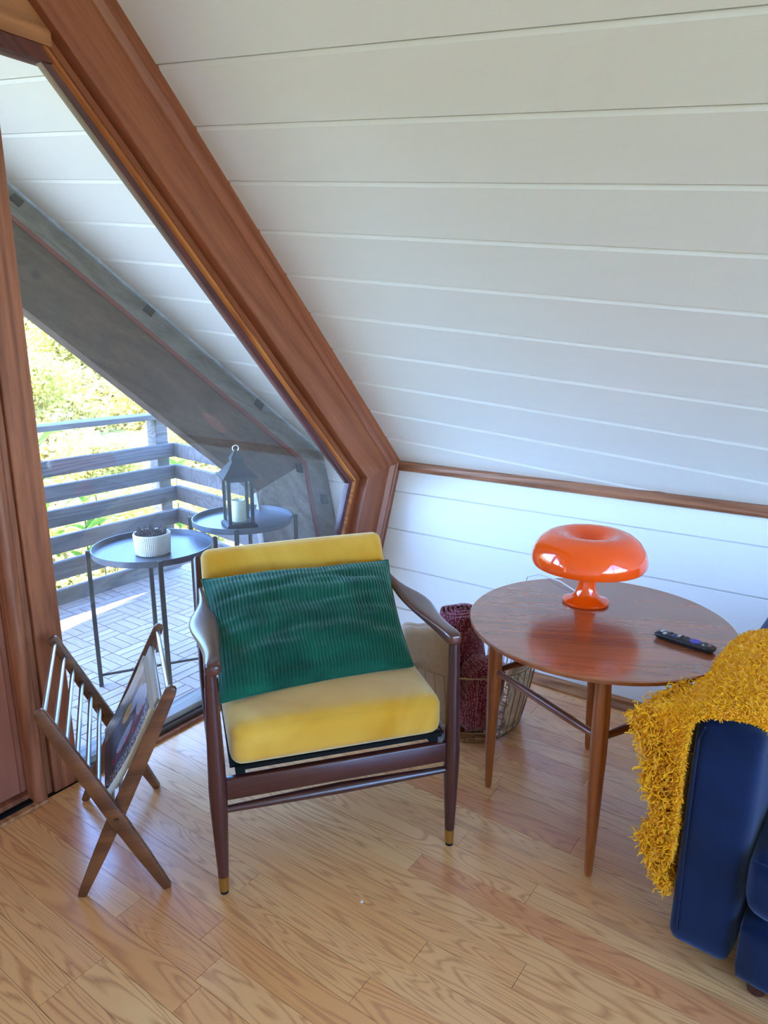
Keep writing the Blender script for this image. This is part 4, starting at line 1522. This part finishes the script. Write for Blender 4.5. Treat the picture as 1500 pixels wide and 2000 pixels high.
def throw_pt(i, j, side):
    t = i / NS
    x = j / NX
    p = catmull(PR, t)
    tg = (catmull(PR, min(1, t + 0.01)) - catmull(PR, max(0, t - 0.01))).normalized()
    nn = Vector((0, -tg.z, tg.y))
    if nn.dot(Vector((0, 0.5, 1))) < 0:
        nn = -nn
    X = -0.006 + 0.55 * x + max(0.0, 0.40 - t) * 0.22 * (1 - x)
    fold = 0.012 * max(0, noise.noise(Vector((X * 7, t * 3.0, 1.0)))) + 0.010 * max(0, math.sin(X * 14 + t * 4)) * min(1, x * 4)
    puffy = 0.006 * noise.noise(Vector((X * 60, t * 60, 0.0))) + 0.004 * noise.noise(Vector((X * 150, t * 140, 5.0)))
    fl = math.exp(-((t - 0.60) / 0.11) ** 2) * (0.085 * math.exp(-x * 4.5) + 0.01)
    lift = 0.0 * math.exp(-((x - 0.75) / 0.3) ** 2) * math.exp(-((t - 0.42) / 0.22) ** 2)
    off = (0.010 + fold + lift + puffy) if side > 0 else 0.0
    e = min(1.0, min(i, NS - i, j, NX - j) / 3.0)
    off = off * (0.35 + 0.65 * e) if side > 0 else off
    fl = fl if side > 0 else 0.0
    return Vector((X, p.y + fl * e, p.z + 0.1 * fl)) + nn * off
for side in (1, -1):
    for i in range(NS + 1):
        for j in range(NX + 1):
            verts.append(throw_pt(i, j, side))
Wd = NX + 1
n1 = Wd * (NS + 1)
for i in range(NS):
    for j in range(NX):
        q = (i * Wd + j, i * Wd + j + 1, (i + 1) * Wd + j + 1, (i + 1) * Wd + j)
        faces.append(q); faces.append(tuple(x + n1 for x in q[::-1]))
for i in range(NS):
    for j in (0, NX):
        faces.append((i * Wd + j, (i + 1) * Wd + j, n1 + (i + 1) * Wd + j, n1 + i * Wd + j))
for j in range(NX):
    for i in (0, NS):
        faces.append((i * Wd + j, i * Wd + j + 1, n1 + i * Wd + j + 1, n1 + i * Wd + j))
mk('cloth', verts, faces, M['throw'], tw, smooth=True)
random.seed(21)
acc = Acc()
# boucle loops all over the visible face
for k in range(15000):
    t, x = random.uniform(0.12, 1), random.random() ** 1.3
    p = throw_pt(t * NS, x * NX, 1)
    q = p + Vector((random.uniform(-.007, .007), random.uniform(-.006, .010), random.uniform(-.006, .007)))
    r = q + Vector((random.uniform(-.006, .006), random.uniform(-.006, .006), random.uniform(-.007, .004)))
    acc.add(*tube_vf([p, q, r], [0.0010, 0.0015, 0.0008], 3))
for k in range(5000):
    t, x = random.uniform(0.10, 0.95), random.uniform(0, 0.03)
    p = throw_pt(t * NS, x * NX, 1).lerp(throw_pt(t * NS, x * NX, -1), random.random())
    q = p + Vector((random.uniform(-.009, .003), random.uniform(-.006, .006), random.uniform(-.007, .005)))
    r = q + Vector((random.uniform(-.005, .005), random.uniform(-.006, .006), random.uniform(-.007, .004)))
    acc.add(*tube_vf([p, q, r], [0.0010, 0.0016, 0.0008], 3))
tag(acc.build('boucle_loops', M['throw'], tw), kind='stuff')
# shaggy fringe bundles hanging down the outside of the arm
acc = Acc()
def strand(p, dirv, L, n=6, r=0.0022):
    pts = [Vector(p)]
    d = Vector(dirv).normalized()
    for s_ in range(n):
        d = (d + Vector((random.uniform(-.9, .9), random.uniform(-.9, .9), random.uniform(-.95, .75)))).normalized()
        q = pts[-1] + d * (L / n)
        q.y = max(q.y, 0.004) if q.z < 0.70 else q.y
        q.z = max(q.z, 0.02)
        pts.append(q)
    acc.add(*tube_vf(pts, [r] * n + [r * 0.6], 3))
OUTL = [(0.66, 0.10), (0.626, 0.142), (0.567, 0.116), (0.533, 0.098), (0.452, 0.095), (0.41, 0.062), (0.371, 0.055), (0.33, 0.082), (0.297, 0.090), (0.241, 0.055), (0.194, 0.018)]
def outw(z):
    for (za, wa), (zb, wb) in zip(OUTL[:-1], OUTL[1:]):
        if zb <= z <= za:
            return wa + (wb - wa) * (za - z) / (za - zb)
    return 0.02
for k in range(9000):
    z = 0.655 - 0.46 * random.random()
    w = outw(z) * 1.0
    x = 0.0 + 0.22 * random.random() ** 1.5
    y = 0.008 + w * (1 - x * 1.5) * random.random() ** 0.6
    strand((x, y, z), (random.uniform(-0.6, 0.3), random.uniform(-0.3, 0.6), random.uniform(-1.0, 0.2)), random.uniform(0.016, 0.036), r=0.0015)
tag(acc.build('fringe', M['throw'], tw), kind='stuff')

# white crumb on the floor
cb = thing('crumb', 'tiny white crumb on the oak floor in front of the armchair', 'crumb', (-1.43, -1.13, 0))
v, f = rbox_vf((0.007, 0.006, 0.004), 0.001, 1)
mk('crumb_body', xform(v, Matrix.Translation((0, 0, 0.002))), f, M['white_print'], cb)

# ------------------------------------------------------------------ plants outside
random.seed(5)


def shrub_mesh(seed, mat, n=7500):
    rs = random.Random(seed)
    v, f = [], []
    blobs = [(Vector((rs.uniform(-.6, .6), rs.uniform(-.6, .6), rs.uniform(.5, 1.5))), rs.uniform(.35, .65)) for _ in range(9)]
    for k in range(n):
        c, r = rs.choice(blobs)
        d = Vector((rs.gauss(0, 1), rs.gauss(0, 1), rs.gauss(0, 1))).normalized()
        p = c + d * r * (0.55 + 0.5 * rs.random())
        a = Vector((rs.gauss(0, 1), rs.gauss(0, 1), rs.gauss(0, 1))).normalized()
        b = d.cross(a).normalized()
        L, Wl = rs.uniform(.03, .065), rs.uniform(.014, .026)
        i = len(v)
        v += [p - a * L, p + b * Wl, p + a * L, p - b * Wl]
        f.append((i, i + 1, i + 2, i + 3))
    me = bpy.data.meshes.new('foliage')
    me.from_pydata([tuple(x) for x in v], [], f)
    me.materials.append(mat)
    return me


kinds = [shrub_mesh(1, M['foliage']), shrub_mesh(2, M['foliage_b']), shrub_mesh(3, M['foliage'])]
tv, tf = tube_vf([(0, 0, -0.3), (0.05, 0, 0.4), (0.0, 0.05, 0.9)], [0.07, 0.05, 0.03], 7)
trunk_me = bpy.data.meshes.new('trunk')
trunk_me.from_pydata([tuple(x) for x in tv], [], tf)
trunk_me.materials.append(M['bark'])
spots = []
rs = random.Random(9)
for row, (yy, n_, gap, sc_) in enumerate(((4.6, 5, 1.35, 0.60), (6.3, 6, 1.6, 0.72), (8.6, 6, 2.0, 0.90), (11.4, 6, 2.5, 1.16), (15.0, 6, 3.2, 1.55), (19.5, 7, 4.2, 2.1))):
    xc = -2.69 + 0.66 * (yy + 2.11)
    for i in range(n_):
        spots.append((xc + (i - (n_ - 1) / 2 + (0.25 if row % 2 else -0.2)) * gap, yy + rs.uniform(-0.15, 0.15), sc_ * rs.uniform(0.92, 1.06)))
for i, (xx, yy, s_) in enumerate(spots):
    t = thing('shrub', 'sunlit yellow-green shrub on the pale hillside beyond the railing', 'shrub', (xx, yy, hill_z(xx, yy) - 0.1), rs.uniform(0, 6.28), 'shrubs on the hillside')
    t.scale = (s_, s_, s_ * 0.9)
    link(bpy.data.objects.new('foliage', kinds[i % 3]), t)['kind'] = 'stuff'
    link(bpy.data.objects.new('trunk', trunk_me), t)

# low scrub over the hillside: far too many leaves to count
bv, bf = [], []
rs2 = random.Random(17)
while len(bf) < 52000:
    yy = 3.2 + 22 * rs2.random() ** 1.4
    xx = -2.69 + rs2.uniform(0.42, 1.05) * (yy + 2.11)
    cl = noise.noise(Vector((xx * 0.9, yy * 0.9, 4.0))) + 0.5 * noise.noise(Vector((xx * 2.7, yy * 2.7, 9.0)))
    if cl < -0.12 + 0.2 * rs2.random():
        continue
    d = 0.02 + 0.0085 * yy
    p = Vector((xx, yy, hill_z(xx, yy) + rs2.random() ** 1.5 * (0.25 + 0.05 * yy) * max(0.3, cl + 0.5)))
    a = Vector((rs2.gauss(0, 1), rs2.gauss(0, 1), rs2.gauss(0, 1))).normalized()
    b = a.orthogonal().normalized()
    L, Wl = d * rs2.uniform(0.6, 1.2), d * rs2.uniform(0.25, 0.5)
    i = len(bv)
    bv += [tuple(p - a * L), tuple(p + b * Wl), tuple(p + a * L), tuple(p - b * Wl)]
    bf.append((i, i + 1, i + 2, i + 3))
scr = mk('scrub', bv, bf, M['foliage'], None, fix=False)
tag(scr, 'pale yellow-green scrub covering the sunlit hillside between the shrubs', 'scrub', kind='stuff')

# leafy plants just behind the railing
lv, lf = [], []
for i in range(7):
    a = i / 6
    w = 0.026 * math.sin(math.pi * min(1, 0.06 + a * 0.94)) ** 0.8
    zc = 0.03 * math.sin(a * 2.6)
    lv += [(a * 0.17, -w, zc), (a * 0.17, 0, zc - 0.006), (a * 0.17, w, zc)]
for i in range(6):
    for j in range(2):
        q = i * 3 + j
        lf.append((q, q + 1, q + 4, q + 3))
leaf_me = bpy.data.meshes.new('leaf')
leaf_me.from_pydata(lv, [], lf)
leaf_me.shade_smooth()
leaf_me.materials.append(M['leaf'])
PLANTS = (('tallest green plant rising behind the top railing boards at the left', -0.72, 1.98, 0.84), ('green plant rising behind the railing between the left jamb and the pot', -0.50, 2.05, 0.86),
          ('broad-leaved plant behind the middle railing boards above the white pot', -0.30, 1.95, 0.50), ('low leafy plant behind the railing just left of the corner post', -0.12, 2.1, 0.48),
          ('short leafy plant low behind the bottom railing boards', -0.62, 1.95, 0.28), ('leafy plant behind the railing hard against the door jamb', -0.95, 2.0, 0.62), ('leafy plant outside the side railing behind the lantern', 0.5, 2.05, 0.55))
for lab, xx, yy, hh in PLANTS:
    t = thing('leafy_plant', lab, 'plant', (xx, yy, -1.35), rs.uniform(0, 6), 'leafy plants behind the railing')
    top = hh + 1.35
    tube('stem', [(0, 0, 0), (0.02, 0.01, top * 0.5), (0.0, 0.0, top)], [0.009, 0.007, 0.004], M['stem'], t, seg=6)
    for whorl, zz in enumerate((top, top - 0.20, top - 0.42, top - 0.66)):
        for k in range(6):
            lo = bpy.data.objects.new('leaf', leaf_me)
            link(lo, t)
            lo.location = (0, 0, zz + rs.uniform(-0.02, 0.02))
            lo.rotation_euler = (rs.uniform(-.4, .4), rs.uniform(-0.7, 0.25), k * 1.047 + whorl * 0.5 + rs.uniform(-.2, .2))
            s_ = rs.uniform(0.75, 1.15)
            lo.scale = (s_, s_, s_)
